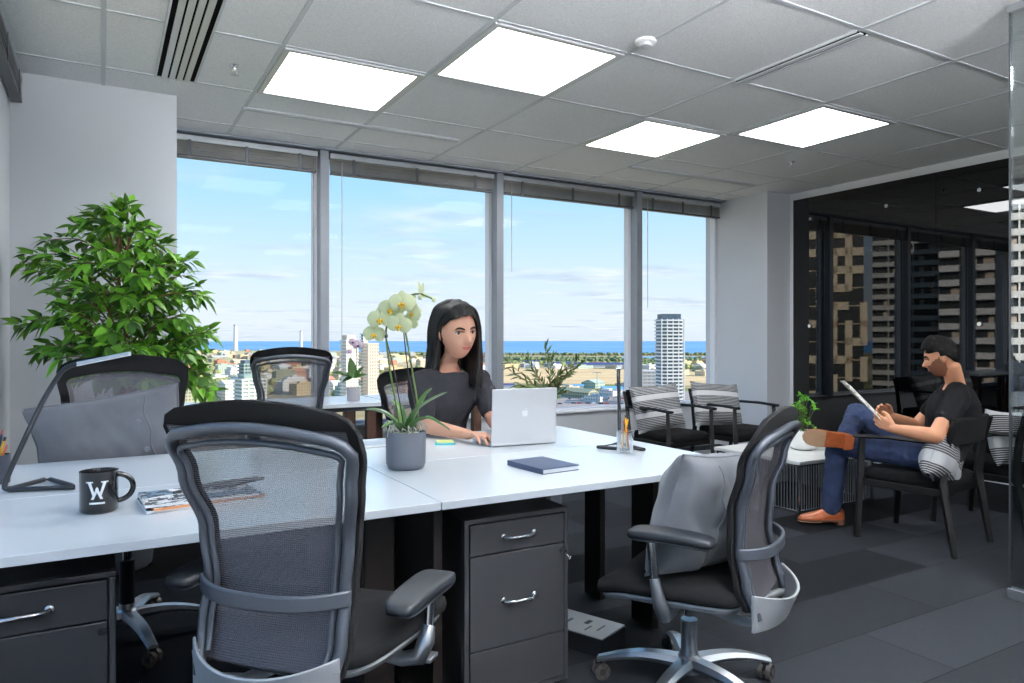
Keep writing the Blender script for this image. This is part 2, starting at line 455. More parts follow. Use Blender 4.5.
for i, (x0, x1) in enumerate([(.42, 1.51), (1.61, 3.13), (3.23, 4.78), (4.88, 6.02)]):
    t = blind(x1-x0, bl[i]); t.location = (x0, YW-.085, CZ-.072)
    sx = {0: 1.475-.42, 1: .095, 2: .08, 3: .07}[i]; ln = {0: 1.9, 1: 1.9, 2: .85, 3: 1.15}[i]
    MB().cyl((sx, -.035, -.02), (sx, -.035, -ln), .0035, n=8).build('wand', M['silverplastic'] if i else M['slat'], t)
t = blind(1.5, 'raised grey venetian blind at the left edge beside the column'); t.location = (XL+.035, 3.47, CZ-.06); t.rotation_euler = (0, 0, R(90))

# ceiling light panels
def light(cx, cy, label):
    h = TILE/2-.012
    t = thing('ceiling_light', label, 'ceiling light', (cx, cy, CZ), group='square ceiling light panels')
    b = MB(); w = .035
    for (lo, hi) in (((-h,-h),(h,-h+w)), ((-h,h-w),(h,h)), ((-h,-h+w),(-h+w,h-w)), ((h-w,-h+w),(h,h-w))):
        b.box((lo[0], lo[1], -.014), (hi[0], hi[1], -.0005))
    b.build('frame', M['silverplastic'], t, smooth=0, bevel=.002)
    MB().box((-h+w, -h+w, -.009), (h-w, h-w, -.004)).build('diffuser', M['glow'], t, smooth=0)
    return t
def cell(i, j): return (GX+(i+.5)*TILE, GY-(j+.5)*TILE)     # i to the right, j towards the camera
light(*cell(0, 0), 'glowing square ceiling panel, the leftmost, above the ficus side')
light(*cell(1, 1), 'glowing square ceiling panel nearest the camera, largest in view')
light(*cell(3, 0), 'glowing square ceiling panel nearest the window, smallest in view')
light(*cell(4, 1), 'glowing square ceiling panel, the rightmost, near the black glass wall')
for (i, j) in ((0, 4), (2, 4), (4, 4), (0, 7), (2, 7), (5, 6)):
    light(*cell(i, j), 'glowing square ceiling panel behind the camera position')

def slot(L, W, n, name, label, loc, rz, m=None):
    t = thing(name, label, 'air vent', loc, rz)
    b = MB(); b.box((0, -W/2, -.006), (L, W/2, .0)); b.build('backing', M['gap'], t, smooth=0)
    b = MB(); b.box((0, -W/2-.012, -.012), (L, -W/2, .0)); b.box((0, W/2, -.012), (L, W/2+.012, .0))
    b.build('border', M['tbar'], t, smooth=0)
    for k in range(1, n):
        y = -W/2+W*k/n; MB().box((0, y-.37*W/n, -.014), (L, y+.37*W/n, -.004)).build('blade', m or M['tbar'], t, smooth=0)
    return t
slot(2.0, .20, 5, 'linear_air_vent', 'wide white linear air diffuser with dark slots, top left of ceiling', (.375, 4.64, CZ), R(-90), M['silverplastic'])
slot(1.58, .035, 2, 'slot_air_vent', 'long narrow slot diffuser in the ceiling above the leftmost window', (.81, 5.01, CZ), 0)
slot(1.58, .035, 2, 'slot_air_vent', 'long narrow slot diffuser in the ceiling before the right windows', (4.09, 5.01, CZ), 0)
slot(.80, .075, 2, 'slot_air_vent', 'short black double slot diffuser beside the rightmost light panel', (3.30, 2.23, CZ), R(90))
def sprinkler(x, y, label):
    t = thing('ceiling_sprinkler', label, 'sprinkler', (x, y, CZ), group='ceiling sprinklers')
    MB().lathe([(.03,-.001),(.03,-.005),(.012,-.012),(.008,-.03)]).build('escutcheon', M['chrome'], t)
    b = MB()
    for s in (-1, 1): b.tube([(0,0,-.02),(s*.016,0,-.032),(s*.014,0,-.05),(0,0,-.058)], .0025, 6)
    b.build('frame', M['alu'], t)
    b = MB().lathe([(.0,-.058),(.02,-.058),(.022,-.061),(0,-.061)], n=14)
    for k in range(8): b.cbox((.024*math.cos(k*pi/4), .024*math.sin(k*pi/4), -.06), (.01,.01,.002))
    b.build('deflector', M['alu'], t); t.scale = (.9, .9, .9)
sprinkler(.645, 4.26, 'small metal sprinkler head beside the leftmost ceiling panel')
sprinkler(5.207, 4.18, 'small metal sprinkler head between the rightmost panel and the right column')
t = thing('smoke_detector', 'round white smoke detector on the ceiling right of the largest panel', 'smoke detector', (2.43, 2.85, CZ))
MB().lathe([(.055,0),(.055,-.012),(.045,-.02),(0,-.02)]).build('base', M['white'], t)
MB().lathe([(.036,-.02),(.034,-.034),(.02,-.04),(0,-.041)]).build('cover', M['silverplastic'], t)

# black glass feature wall
t = thing('glass_wall_panel', 'large glossy black back-painted glass panel filling the right wall', 'glass panel', (XR, 0, 0))
for k, (y0, y1) in enumerate(((5.095, 3.6), (3.597, 2.1), (2.097, -1.0))):
    MB().box((-.024, y1, .03), (-.008, y0, 2.655)).build('glass_sheet', M['blackglass'], t, smooth=0)
for px, py in ((811, 219), (887, 206), (980, 190), (810, 326), (980, 324)):
    d = FW+RT*((px-512)/F_PX); tt = (XR-.026)/d.x
    y = d.y*tt; z = HC+(CY-py)/F_PX*tt
    MB().lathe([(.0,.0),(.017,.0),(.019,.006),(.019,.012)], M=Matrix.Rotation(R(90), 3, 'Y'), n=16).build('standoff_pin', M['chrome'], t, loc=(-.040, y, z))
# glass partition with channel, towards the camera at right
t = thing('glass_partition', 'clear glass partition at the right edge with a floor channel', 'glass partition', (3.64, 0, 0))
MB().box((-.006, -2.55, .045), (.006, 1.71, CZ-.035)).build('glass_pane', M['partition'], t, smooth=0)
MB().box((-.022, -2.55, 0), (.022, 1.72, .045)).build('floor_channel', M['alu'], t, smooth=0, bevel=.002)
MB().box((-.022, -2.55, CZ-.035), (.022, 1.72, CZ-.001)).build('head_channel', M['alu'], t, smooth=0, bevel=.002)
MB().box((-.009, 1.711, .045), (.009, 1.718, CZ-.035)).build('edge_strip', M['dark_alu'], t, smooth=0)

# unseen suspended uplights, added only to brighten the ceiling
for x in (.3, 1.35, 2.4, 4.6):
    t = thing('added_uplight', 'long uplight out of view, added to brighten the ceiling', 'added fill light', (x, -.65 if x < 3 else -1.4, 2.08), group='added uplights out of view')
    b = MB(); b.box((-.09,-.9,0), (-.08,.9,.06)); b.box((.08,-.9,0), (.09,.9,.06)); b.box((-.08,-.9,0), (.08,-.89,.06)); b.box((-.08,.89,0), (.08,.9,.06)); b.build('housing', M['alu'], t, smooth=0)
    MB().box((-.08,-.89,0), (.08,.89,.004)).build('bottom_plate', M['alu'], t, smooth=0)
    MB().box((-.078,-.885,.04), (.078,.885,.045)).build('upper_diffuser', M['uplight'], t, smooth=0)
    for y in (-.8, .8): MB().cyl((0, y, .06), (0, y, CZ-2.08), .0015, n=6).build('suspension_wire', M['chrome'], t)
# ================================================================== SHARED SHAPES
def sgn(a, e): return (1 if a >= 0 else -1)*abs(a)**e
def superell(b, c, r, e1=.5, e2=.5, n=32, m=14, M_=None, fn=None):
    """rounded-box shape; fn may bend each local point"""
    c = Vector(c); vs = []
    for i in range(m+1):
        ph = pi*i/m-pi/2
        for k in range(n):
            th = 2*pi*k/n
            p = Vector((r[0]*sgn(math.cos(ph), e1)*sgn(math.cos(th), e2), r[1]*sgn(math.cos(ph), e1)*sgn(math.sin(th), e2), r[2]*sgn(math.sin(ph), e1)))
            if fn: p = fn(p)
            if M_ is not None: p = M_ @ p
            vs.append(c+p)
    return b.add(vs, [(i*n+k, i*n+(k+1)%n, (i+1)*n+(k+1)%n, (i+1)*n+k) for i in range(m) for k in range(n)])
def rot(ax, d): return Matrix.Rotation(R(d), 3, ax)
def lerp(a, b, t): return a+(b-a)*t
def interp(tab, x):
    for (x0, y0), (x1, y1) in zip(tab, tab[1:]):
        if x <= x1:
            t = max(0, min(1, (x-x0)/(x1-x0))); t = t*t*(3-2*t); return lerp(y0, y1, t)
    return tab[-1][1]

# ================================================================== TASK CHAIR
def back_y(z, x=0): return interp([(.40,-.265),(.50,-.235),(.60,-.215),(.72,-.222),(.85,-.262),(1.0,-.325)], z)+.30*x*x
def back_w(z): return interp([(.38,.17),(.50,.186),(.60,.184),(.72,.196),(.84,.222),(.93,.238),(1.0,.24)], z)
def outline(t, off=0, top=.975, bot=.40, cr=.05):
    """t 0..1 round the backrest from lower left over the top to lower right -> (x, z)"""
    H = top-bot; W = 2*back_w(top)
    if t < .4: z = bot+(H-cr)*(t/.4); return (-(back_w(z)+off), z)
    if t > .6: x, z = outline(1-t, off, top, bot, cr); return (-x, z)
    s = (t-.4)/.2; w = back_w(top-.02)
    if s < .2:
        a = s/.2*pi/2; return (-(w-cr)-(cr+off)*math.cos(a), top-cr+(cr+off)*math.sin(a))
    if s > .8:
        x, z = outline(.4+.2*(1-s), off, top, bot, cr); return (-x, z)
    q = (s-.2)/.6*2-1
    return (q*(w-cr), top+off+.022*(1-q*q))
def task_chair(label, loc, rz, dh=0, arm=.60, base='alu', group='black mesh task chairs', armx=.265, army=.03, armrot=0, axl=None, sl=.49, gas='alu'):
    t = thing('task_chair', label, 'office chair', loc, rz, group)
    B = M[base]
    sup = lambda z: z+dh
    # wheeled star base
    b = MB(); b.lathe([(.032,.07),(.045,.075),(.045,.115),(.03,.13),(.028,.15)], n=24)
    cast = []
    for k in range(5):
        a = R(90+72*k+14); d = Vector((math.cos(a), math.sin(a), 0)); s = Vector((-d.y, d.x, 0))
        vs = []; N = 9
        for i in range(N):
            q = i/(N-1); r = .03+.285*q; w = lerp(.034, .019, q); top = .122+.018*math.sin(q*pi)-.045*q; h = lerp(.036, .018, q)
            for (sx, sz) in ((-1, 0), (-.6, 1), (.6, 1), (1, 0), (.7, -1), (-.7, -1)):
                vs.append(d*r+s*(w*sx)+Vector((0, 0, top-h/2+h/2*sz)))
        fs = [(i*6+k2, i*6+(k2+1)%6, (i+1)*6+(k2+1)%6, (i+1)*6+k2) for i in range(N-1) for k2 in range(6)]
        fs += [tuple(range(5, -1, -1)), tuple((N-1)*6+q for q in range(6))]
        b.add(vs, fs); cast.append((d*.305, a))
    b.build('star_base', B, t, smooth=35)
    for p, a in cast:
        c = MB(); ax = Vector((-math.sin(a+.6), math.cos(a+.6), 0))
        for s in (-1, 1):
            c.m = 0; q = p+ax*(s*.014)+Vector((0,0,.029)); c.cyl(q-ax*.008, q+ax*.008, .029, n=20)
            c.m = 1; c.cyl(q-ax*.0095, q+ax*.0095, .012, n=12)
        c.m = 1; c.cyl(p+Vector((0,0,.03)), p+Vector((0,0,.078)), .010, n=12); c.cbox(p+Vector((0,0,.058)), (.026,.026,.018))
        c.build('caster', [M['casterclear'], M['blackplastic']], t, smooth=40)
    MB().cyl((0,0,.13), (0,0,.27+dh*.5), .027, n=24).build('gas_cylinder', M[gas], t)
    MB().cyl((0,0,.26), (0,0,.375+dh), .017, n=20).build('piston', M['chrome'], t)
    # mechanism and seat
    b = MB(); b.box((-.07,-.13,sup(.355)), (.07,.12,sup(.395))); b.box((-.16,-.03,sup(.375)), (.16,.05,sup(.395)))
    b.build('tilt_mechanism', M['silverplastic'], t, bevel=.012, seg=3)
    b = MB(); b.tube([(.07,.03,sup(.37)),(.2,.03,sup(.365)),(.25,.04,sup(.362))], .006, 8); b.cbox((.262,.04,sup(.362)), (.03,.05,.01))
    b.build('height_lever', M['alu'], t, bevel=.003)
    f = lambda p: Vector((p.x*(1-.10*max(0,-p.y/.235)), p.y, p.z-.035*max(0,p.y/.235)**3+.018*(p.x/.25)**2))
    b = MB(); superell(b, (0,.015,sup(.405)), (.238,.228,.022), .5, .35, 40, 8, fn=f)
    b.build('seat_shell', M['silverplastic'], t, smooth=60)
    b = MB(); superell(b, (0,.015,sup(.437)), (.252,.242,.034), .45, .33, 48, 12, fn=f)
    b.build('seat', M['blackfabric'], t, smooth=60)
    # backrest
    def pos(x, z, dy=0): return Vector((x, back_y(z, x)+dy, z+dh))
    def mesh_fn(u, v):
        z = lerp(.43, .965, v); x = (u*2-1)*(back_w(z)-.012)
        return pos(x, z), (0, 1, 0)
    b = MB(); b.sheet(mesh_fn, 15, 22, .003); b.build('back_mesh', M['mesh'], t, smooth=60)
    def lower_fn(u, v):
        z = lerp(.42, .60, v); x = (u*2-1)*(back_w(z)-.014); return pos(x, z, .012), (0, 1, 0)
    MB().sheet(lower_fn, 13, 8, .006).build('lumbar_pad', M['meshdark'], t, smooth=60)
    def ring(u, v):
        x, z = outline(u, lerp(-.022, .010, v), top=lerp(.955, .995, v), bot=.42); return pos(x, z, .013), (0, 1, 0)
    MB().sheet(ring, 70, 4, .018).build('fabric_border', M['blackfabric'], t, smooth=50, bevel=.003)
    pts = [pos(*outline(i/69, -.006, top=.952, bot=.40), dy=-.012) for i in range(70)]
    b = MB(); b.tube(pts, .0135, 10, up=(0,1,0), sy=1.0, sx=1.0); 
    pts = [pos(*outline(i/69, -.030, top=.945, bot=.45), dy=-.016) for i in range(70)]
    b.tube(pts, .007, 8); b.build('back_frame', M['greyplastic'], t, smooth=50)
    def hoop(u, v):
        q = u*2-1; z = .588+.006*q*q; x = q*(back_w(.588)+.012)
        y = back_y(z, x)-.022-.055*(1-abs(q)**3.2)
        return Vector((x, y, z+dh+(v-.5)*.036)), (0, 1, 0)
    MB().sheet(hoop, 25, 4, .013).build('lumbar_hoop', M['greyplastic'], t, smooth=50, bevel=.004)
    def cover(u, v):
        q = u*2-1; z = lerp(.365, .478, v)-.03*(1-q*q)*(v); x = q*(back_w(.45)+.008)
        y = back_y(.45, x)-.02-.075*(1-abs(q)**2.4)*(.55+.45*v)
        return Vector((x, y, z+dh)), (0, 1, 0)
    MB().sheet(cover, 25, 6, .010).build('lower_back_cover', M['silverplastic'], t, smooth=60, bevel=.003)
    b = MB()
    for s in (-1, 1): b.tube([(s*.06,-.10,sup(.365)),(s*.10,-.2,sup(.362)),(s*.165,-.268,sup(.39)),(s*.178,back_y(.45,.18)-.02,sup(.45))], [.016,.016,.014,.012], 10)
    b.build('back_yoke', M['silverplastic'], t, smooth=50)
    # arms
    for s in (-1, 1):
        X = s*(axl if axl and s < 0 else armx)
        b = MB(); b.tube([(s*.12,0,sup(.375)),(s*.21,0,sup(.368)),(X-s*.012,-.01,sup(.385)),(X,.0,sup(.42)),(X,.018,sup(sl+.01))], [.016,.018,.022,.022,.016], 12)
        b.build('arm_support', M['alu'], t, smooth=60)
        MB().tube([(X,.016,sup(sl)),(X,.03,arm-.022)], .0115, 12, sy=1.3).build('arm_sleeve', M['chrome'], t, smooth=60)
        Mr = Matrix.Rotation(R(armrot*s), 3, 'Z')
        g = lambda p: Vector((p.x*(1+.12*p.y/.14), p.y, p.z-.10*abs(p.y)**2/.14*.5))
        b = MB(); superell(b, (X, army, arm-.004), (.046, .135, .016), .4, .42, 32, 10, Mr, g)
        pd = b.build('armrest_pad', M['pad'], t, smooth=60)
        b = MB(); superell(b, (X, army, arm-.019), (.043, .128, .006), .5, .42, 32, 6, Mr, g)
        b.build('armrest_plate', M['greyplastic'], t, smooth=60)
    return t
task_chair('black mesh task chair in the foreground, seen from behind', (.500, 1.815, 0), R(-47.1), .04, .60, 'alu', armx=.272, army=-.03, axl=.335, sl=.44)
task_chair('task chair at the right desk corner holding a slumped grey pillow', (1.725, 1.80, 0), R(27), -.045, .60, 'alu', army=-.035)
task_chair('black task chair behind the left desk with a buttoned pillow on it', (.085, 3.215, 0), R(180), .10, .66, 'alu', gas='pad')
task_chair('black mesh task chair at the window table, left of the small orchid', (1.07, 4.84, 0), R(-8), .115, .66, 'alu')
task_chair('black mesh task chair under the seated woman, mostly hidden by her', (1.55, 3.56, 0), R(172), .0, .60, 'alu')

# ================================================================== DESKS
DZ = .72
def desk(x0, x1, y0, y1, label, legs):
    t = thing('desk', label, 'desk', ((x0+x1)/2, (y0+y1)/2, 0), group='white desks of the central island')
    cx, cy = (x0+x1)/2, (y0+y1)/2
    b = MB(); b.m = 0; b.box((x0-cx, y0-cy, DZ-.024), (x1-cx, y1-cy, DZ))
    b.build('tabletop', M['desk'], t, smooth=0, bevel=.0015, seg=1)
    for (lx, ly, wx, wy) in legs:
        MB().box((lx-wx/2-cx, ly-wy/2-cy, .012), (lx+wx/2-cx, ly+wy/2-cy, DZ-.024)).build('leg', M['espresso'], t, smooth=0, bevel=.002)
        MB().cyl((lx-cx, ly-cy, 0), (lx-cx, ly-cy, .014), .018, n=14).build('foot', M['chrome'], t)
    return t
desk(-.42, .856, 1.907, 2.575, 'white desk at the near left, with the mug and newspapers on it', [(.76, 2.18, .10, .03), (.80, 2.50, .03, .12), (-.403, 2.30, .03, .4)])
desk(.860, 2.150, 1.907, 2.575, 'white desk at the near right, with the potted orchid and navy notebook on it', [(.905, 2.2, .03, .32), (1.955, 2.30, .03, .135), (.93, 2.5, .03, .12)])
desk(.860, 2.150, 2.579, 3.262, 'white desk behind the laptop, where the woman sits', [(1.965, 2.66, .03, .12), (.93, 2.9, .03, .5), (1.955, 3.1, .03, .13)])
desk(-.42, .856, 2.579, 3.262, 'white desk at the far left, in front of the buttoned pillow', [(-.403, 2.9, .03, .4), (.80, 2.95, .03, .4)])
def pedestal(x0, m, label):
    W = .395; t = thing('drawer_pedestal', label, 'drawer unit', (x0+W/2, 2.03, 0), group='metal drawer pedestals under the desks')
    h = W/2
    b = MB(); b.box((-h, .018, .03), (h, .52, .62)); b.box((-h, 0, .605), (h, .018, .62)); b.box((-h, 0, .03), (-h+.016, .018, .605)); b.box((h-.016, 0, .03), (h, .018, .605)); b.box((-h+.016, 0, .03), (h-.016, .018, .045))
    b.build('body', m, t, smooth=0, bevel=.002)
    for i, (z0, z1) in enumerate(((.503, .601), (.199, .499), (.049, .195))):
        d = MB().box((-h+.019, -.002, z0), (h-.019, .017, z1)).build('drawer', m, t, smooth=0, bevel=.002)
        if i < 2:
            z = (z0+z1)/2 if i == 0 else .375-.03
            b = MB(); b.tube([(-.058,-.002,z),(-.056,-.022,z),(-.03,-.032,z),(.03,-.032,z),(.056,-.022,z),(.058,-.002,z)], [.006,.0055,.0065,.0065,.0055,.006], 10)
            for s in (-1, 1): b.ell((s*.058,-.004,z), (.011,.005,.011), 12, 8)
            b.build('handle', M['chrome'], d, smooth=60)
    b = MB(); b.lathe([(.0,.008),(.010,.008),(.011,0)], M=Matrix.Rotation(R(90), 3, 'X')); b.build('lock', M['chrome'], t, loc=(h-.03, -.002, .478))
    for sx in (-1, 1):
        for y in (.05, .47): MB().cyl((sx*(h-.05), y, 0), (sx*(h-.05), y, .03), .02, n=14).build('foot', M['rubber'], t)
    return t, h
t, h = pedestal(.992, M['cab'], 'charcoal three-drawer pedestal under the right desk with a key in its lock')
b = MB(); b.cbox((h-.03, -.020, .478), (.004,.022,.01)); b.tube([(h-.03,-.035,.470),(h-.024,-.04,.462),(h-.02,-.036,.452),(h-.012,-.035,.46)], .0025, 6)
b.build('key', M['chrome'], t)
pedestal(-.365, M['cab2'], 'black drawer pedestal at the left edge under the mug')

# window tables
def wtable(x0, x1, label, legx):
    t = thing('window_table', label, 'table', ((x0+x1)/2, 5.45, 0), group='white tables along the window')
    cx = (x0+x1)/2
    MB().box((x0-cx, -.36, .69), (x1-cx, .33, DZ)).build('tabletop', M['desk'], t, smooth=0, bevel=.002)
    MB().box((x0+.03-cx, -.30, .655), (x1-.03-cx, -.28, .69)).build('rail', M['dark_alu'], t, smooth=0)
    for lx in legx:
        for y in (-.26, .24): MB().box((lx-.035-cx, y-.03, 0), (lx+.035-cx, y+.03, .69)).build('leg', M['wood'], t, smooth=0, bevel=.003)
wtable(.43, 1.86, 'white-topped table by the leftmost window, small orchid standing on its right end', [.5, 1.58, 1.75])
wtable(1.88, 2.74, 'white-topped window table behind the seated woman', [1.98, 2.64])
t = thing('printer', 'low white flat machine with a black rim beside the window table, behind the ficus chair', 'printer', (.455, 4.70, 0))
b = MB(); b.box((-.24,-.17,.30), (.26,.17,.61)); b.build('body', M['silverplastic'], t, smooth=0, bevel=.02, seg=3)
b = MB(); b.box((-.25,-.18,.61), (.27,.18,.635)); b.build('lid_rim', M['blackplastic'], t, smooth=0, bevel=.008)
MB().box((-.22,-.155,.635), (.24,.155,.642)).build('glossy_lid', M['desk'], t, smooth=0, bevel=.002)
MB().box((-.22,-.15,0), (.24,.15,.30)).build('stand', M['blackplastic'], t, smooth=0, bevel=.004)

# ================================================================== LOUNGE
def lounge_chair(label, loc, rz):
    t = thing('lounge_armchair', label, 'armchair', loc, rz, 'black lounge armchairs')
    W = .255
    for s in (-1, 1):
        MB().tube([(s*W,.235,.0),(s*W,.215,.35),(s*W,.205,.60)], [.018,.024,.020], 4).build('leg', M['blackwood'], t, smooth=0)
        MB().tube([(s*W,-.30,.0),(s*W,-.235,.40),(s*W,-.262,.62),(s*W,-.30,.74)], [.018,.026,.022,.016], 4).build('leg', M['blackwood'], t, smooth=0)
        MB().tube([(s*W,.245,.607),(s*W,.05,.618),(s*W,-.15,.615),(s*W,-.262,.612)], [.026,.024,.024,.022], 8, sx=1.15, sy=.5, up=(0,0,1)).build('armrest', M['blackwood'], t, smooth=60)
    b = MB(); b.box((-W,.19,.315), (W,.215,.365)); b.box((-W,-.24,.315), (W,-.215,.365)); b.box((-W-.012,-.23,.32), (-W+.012,.2,.36)); b.box((W-.012,-.23,.32), (W+.012,.2,.36))
    b.build('seat_rail', M['blackwood'], t, smooth=0, bevel=.004)
    b = MB(); superell(b, (0,-.005,.385), (.235,.235,.042), .4, .25, 40, 10); b.build('seat', M['blackfabric'], t, smooth=60)
    def bk(u, v):
        q = u*2-1; z = lerp(.60, .755, v); y = -.225-.06*((z-.44)/.33)-.03*(1-q*q)
        return Vector((q*.245, y, z)), (0, 1, .15)
    MB().sheet(bk, 17, 8, .036).build('backrest', M['blackfabric'], t, smooth=50, bevel=.012, seg=3)
    return t
lounge_chair('black armchair with striped pillow nearest the window mullion, left of the lounge pair', (4.13, 4.52, 0), R(184))
lounge_chair('black armchair with striped pillow beside the white column, right of the lounge pair', (4.84, 4.48, 0), R(183))
lounge_chair('black armchair in which the reading man sits', (4.23, 2.50, 0), R(8))
lounge_chair('black armchair half hidden behind the man and the glass partition, white striped cushion in it', (4.98, 2.46, 0), R(4))

t = thing('coffee_table', 'low wire-framed coffee table with pale stone top under the small potted plant', 'coffee table', (4.50, 3.60, 0))
MB().box((-.42,-.39,.335), (.42,.39,.36)).build('stone_top', M['marble'], t, smooth=0, bevel=.004)
for sx in (-1, 1):
    for sy in (-1, 1): MB().cyl((sx*.40, sy*.37, 0), (sx*.40, sy*.37, .335), .009, n=12).build('leg', M['chrome'], t)
b = MB()
for z in (.02, .325):
    b.tube([(-.4,-.37,z),(.4,-.37,z),(.4,.37,z),(-.4,.37,z)], .005, 8, closed=True)
b.build('wire_frame', M['chrome'], t)
b = MB()
for k in range(1, 32):
    x = -.4+.8*k/32
    for y in (-.37, .37): b.cyl((x, y, .02), (x, y, .325), .003, n=6)
for k in range(1, 30):
    y = -.37+.74*k/30
    for x in (-.4, .4): b.cyl((x, y, .02), (x, y, .325), .003, n=6)
b.build('wire_rods', M['alu'], t)

# ================================================================== PILLOWS
def pillow(name, label, w, h, d, m, loc, rotm, seed=0, corner=.55, wr=.012, cat='pillow', n=44, sag=0):
    b = MB(); vs = []
    N = n
    def P(u, v, side):
        x = u*2-1; y = v*2-1
        ed = (1-abs(x)**2.6)*(1-abs(y)**2.6); th = d/2*max(ed, 0)**.42
        pin = 1-.07*(1-abs(y)**2)*abs(x)**3-.0; pin2 = 1-.07*(1-abs(x)**2)*abs(y)**3
        X = x*w/2*pin; Z = y*h/2*pin2
        q = Vector((X*6+seed*3.1, Z*6, side*1.7+seed))
        nz = noise.noise(q)*wr+noise.noise(q*2.6)*wr*.45+noise.noise(Vector((X*22+Z*9, Z*7, seed)))*wr*.35
        Z -= sag*(1-y)*0; Z += sag*(-abs(x)**2)*(1 if y > 0 else 0)
        return Vector((X+nz*.35, side*(th+nz*ed), Z+nz*.4*ed))
    A = [P(i/(N-1), j/(N-1), -1) for j in range(N) for i in range(N)]
    C = [P(i/(N-1), j/(N-1), 1) for j in range(N) for i in range(N)]
    fs = []
    for j in range(N-1):
        for i in range(N-1):
            a, b2, c, e = j*N+i, j*N+i+1, (j+1)*N+i+1, (j+1)*N+i
            fs.append((a, b2, c, e)); fs.append((e+N*N, c+N*N, b2+N*N, a+N*N))
    mb = MB(); mb.add(A+C, fs)
    me_m = Matrix.Translation(Vector(loc)) @ rotm.to_4x4()
    o = mb.build(name, m, None, smooth=180)
    bm = bmesh.new(); bm.from_mesh(o.data); bmesh.ops.remove_doubles(bm, verts=bm.verts, dist=.0015); bmesh.ops.recalc_face_normals(bm, faces=bm.faces); bm.to_mesh(o.data); bm.free()
    o.matrix_world = me_m
    tag(o, label, cat)
    # piping / seam round the edge
    pts = []
    for k in range(96):
        a = k/96*4; s = int(a); f = a-s
        u, v = [(f, 0), (1, f), (1-f, 1), (0, 1-f)][s]
        pts.append(P(u, v, 1)*.5+P(u, v, -1)*.5)
    MB().tube(pts, .004, 6, closed=True).build('piping', m, o)
    return o, P
# buttoned pillow on the left chair
pc, PP = pillow('buttoned_pillow', 'rectangular grey pillow with two buttons, tilted on the left chair', .55, .34, .13, M['linen'], (.03, 3.335, .80), rot('Z', 0) @ rot('X', 10) @ rot('Y', -9), 3, wr=.026)
for (u, v) in ((.70, .66), (.715, .30)):
    p = PP(u, v, -1); MB().lathe([(.0,.004),(.009,.004),(.012,.0015),(.012,-.001)], n=16, M=Matrix.Rotation(R(90), 3, 'X')).build('button', M['linenl'], pc, loc=(p.x, p.y-.001, p.z))
b = MB(); pts = [PP(.76+.01*math.sin(k), .04+.92*k/14, -1)+Vector((0,-.003,0)) for k in range(15)]
b.tube(pts, .0035, 6); b.build('flap_seam', M['linen'], pc)
# slumped pillow on the right chair
M1 = Matrix.Rotation(R(10), 3, 'Z')
pd, _ = pillow('slumped_pillow', 'light grey square pillow slumped on the seat of the right task chair', .42, .41, .21, M['linenl'], (1.73, 1.74, .625), M1 @ rot('X', 16) @ rot('Y', 5), 8, wr=.045)
pts = [_(.33+.02*math.sin(k*.9), .03+.94*k/16, -1)+Vector((0,-.002,0)) for k in range(17)]
MB().tube(pts, .004, 6).build('flap_seam', M['linenl'], pd)
pillow('striped_pillow', 'black and white striped pillow on the armchair nearer the window mullion', .56, .39, .14, M['stripe'], (4.09, 4.64, .605), rot('Z', 184) @ rot('X', 16) @ rot('Y', 2), 11, wr=.012)
pillow('striped_pillow', 'black and white striped pillow on the armchair beside the column', .56, .39, .14, M['stripe'], (4.74, 4.60, .605), rot('Z', 180) @ rot('X', 16) @ rot('Y', -5), 17, wr=.012)
pillow('striped_cushion', 'white cushion with thin black stripes on the armchair behind the man', .46, .34, .14, M['stripethrow'], (4.93, 2.33, .57), rot('Z', 4) @ rot('X', -14) @ rot('Y', 6), 23, wr=.012)
# ================================================================== DESK OBJECTS
# mug with its emblem
mp = on(99, 513.5, DZ); mug_r = .0475
t = thing('mug', 'glossy black mug with a white W emblem on the near left desk', 'mug', (mp.x, mp.y+.03, DZ))
MB().lathe([(.0,.001),(mug_r-.006,.0),(mug_r,.006),(mug_r,.108),(mug_r+.001,.113),(mug_r-.003,.113),(mug_r-.005,.106),(mug_r-.005,.012),(0,.009)], n=48).build('body', M['mug'], t, smooth=50)
va = math.atan2(-(mp.y+.03), -mp.x)              # direction from the mug to the camera
hd = Vector((math.cos(va+pi/2), math.sin(va+pi/2), 0))
b = MB(); pts = []
for k in range(17):
    a = -pi/2+pi*k/16; pts.append(hd*(mug_r-.004+.040*math.cos(a))+Vector((0, 0, .062+.037*math.sin(a))))
b.tube(pts, .0065, 10, sy=1.15); b.build('handle', M['mug'], t, smooth=60)
b = MB()
def mugquad(poly):
    """poly in (s, z): s to the viewer's right"""
    xs = [p[0] for p in poly]
    if len(poly) == 4 and max(xs)-min(xs) > .012 and len({round(v, 6) for v in xs}) == 2:
        a_, c_ = min(xs), max(xs); z0, z1 = poly[0][1], poly[2][1]; m_ = 8
        for i in range(m_): mugquad([(a_+(c_-a_)*i/m_, z0), (a_+(c_-a_)*(i+1)/m_, z0), (a_+(c_-a_)*(i+1)/m_, z1), (a_+(c_-a_)*i/m_, z1+1e-5)][:4] if False else [(a_+(c_-a_)*i/m_, z0), (a_+(c_-a_)*i/m_, z1), (a_+(c_-a_)*(i+1)/m_, z1), (a_+(c_-a_)*(i+1)/m_, z0)])
        return
    n = len(poly); V = []
    for rr in (mug_r-.0004, mug_r+.0010):
        for s, z in poly:
            a = va-.10+(s/mug_r); V.append((rr*math.cos(a), rr*math.sin(a), z))
    b.add(V, [tuple(range(n)), tuple(range(2*n-1, n-1, -1))]+[(i, (i+1)%n, n+(i+1)%n, n+i) for i in range(n)])
k_ = .0020
def mp_(x, y): return ((x-14)*k_*.98, .030+(34-y)*k_)
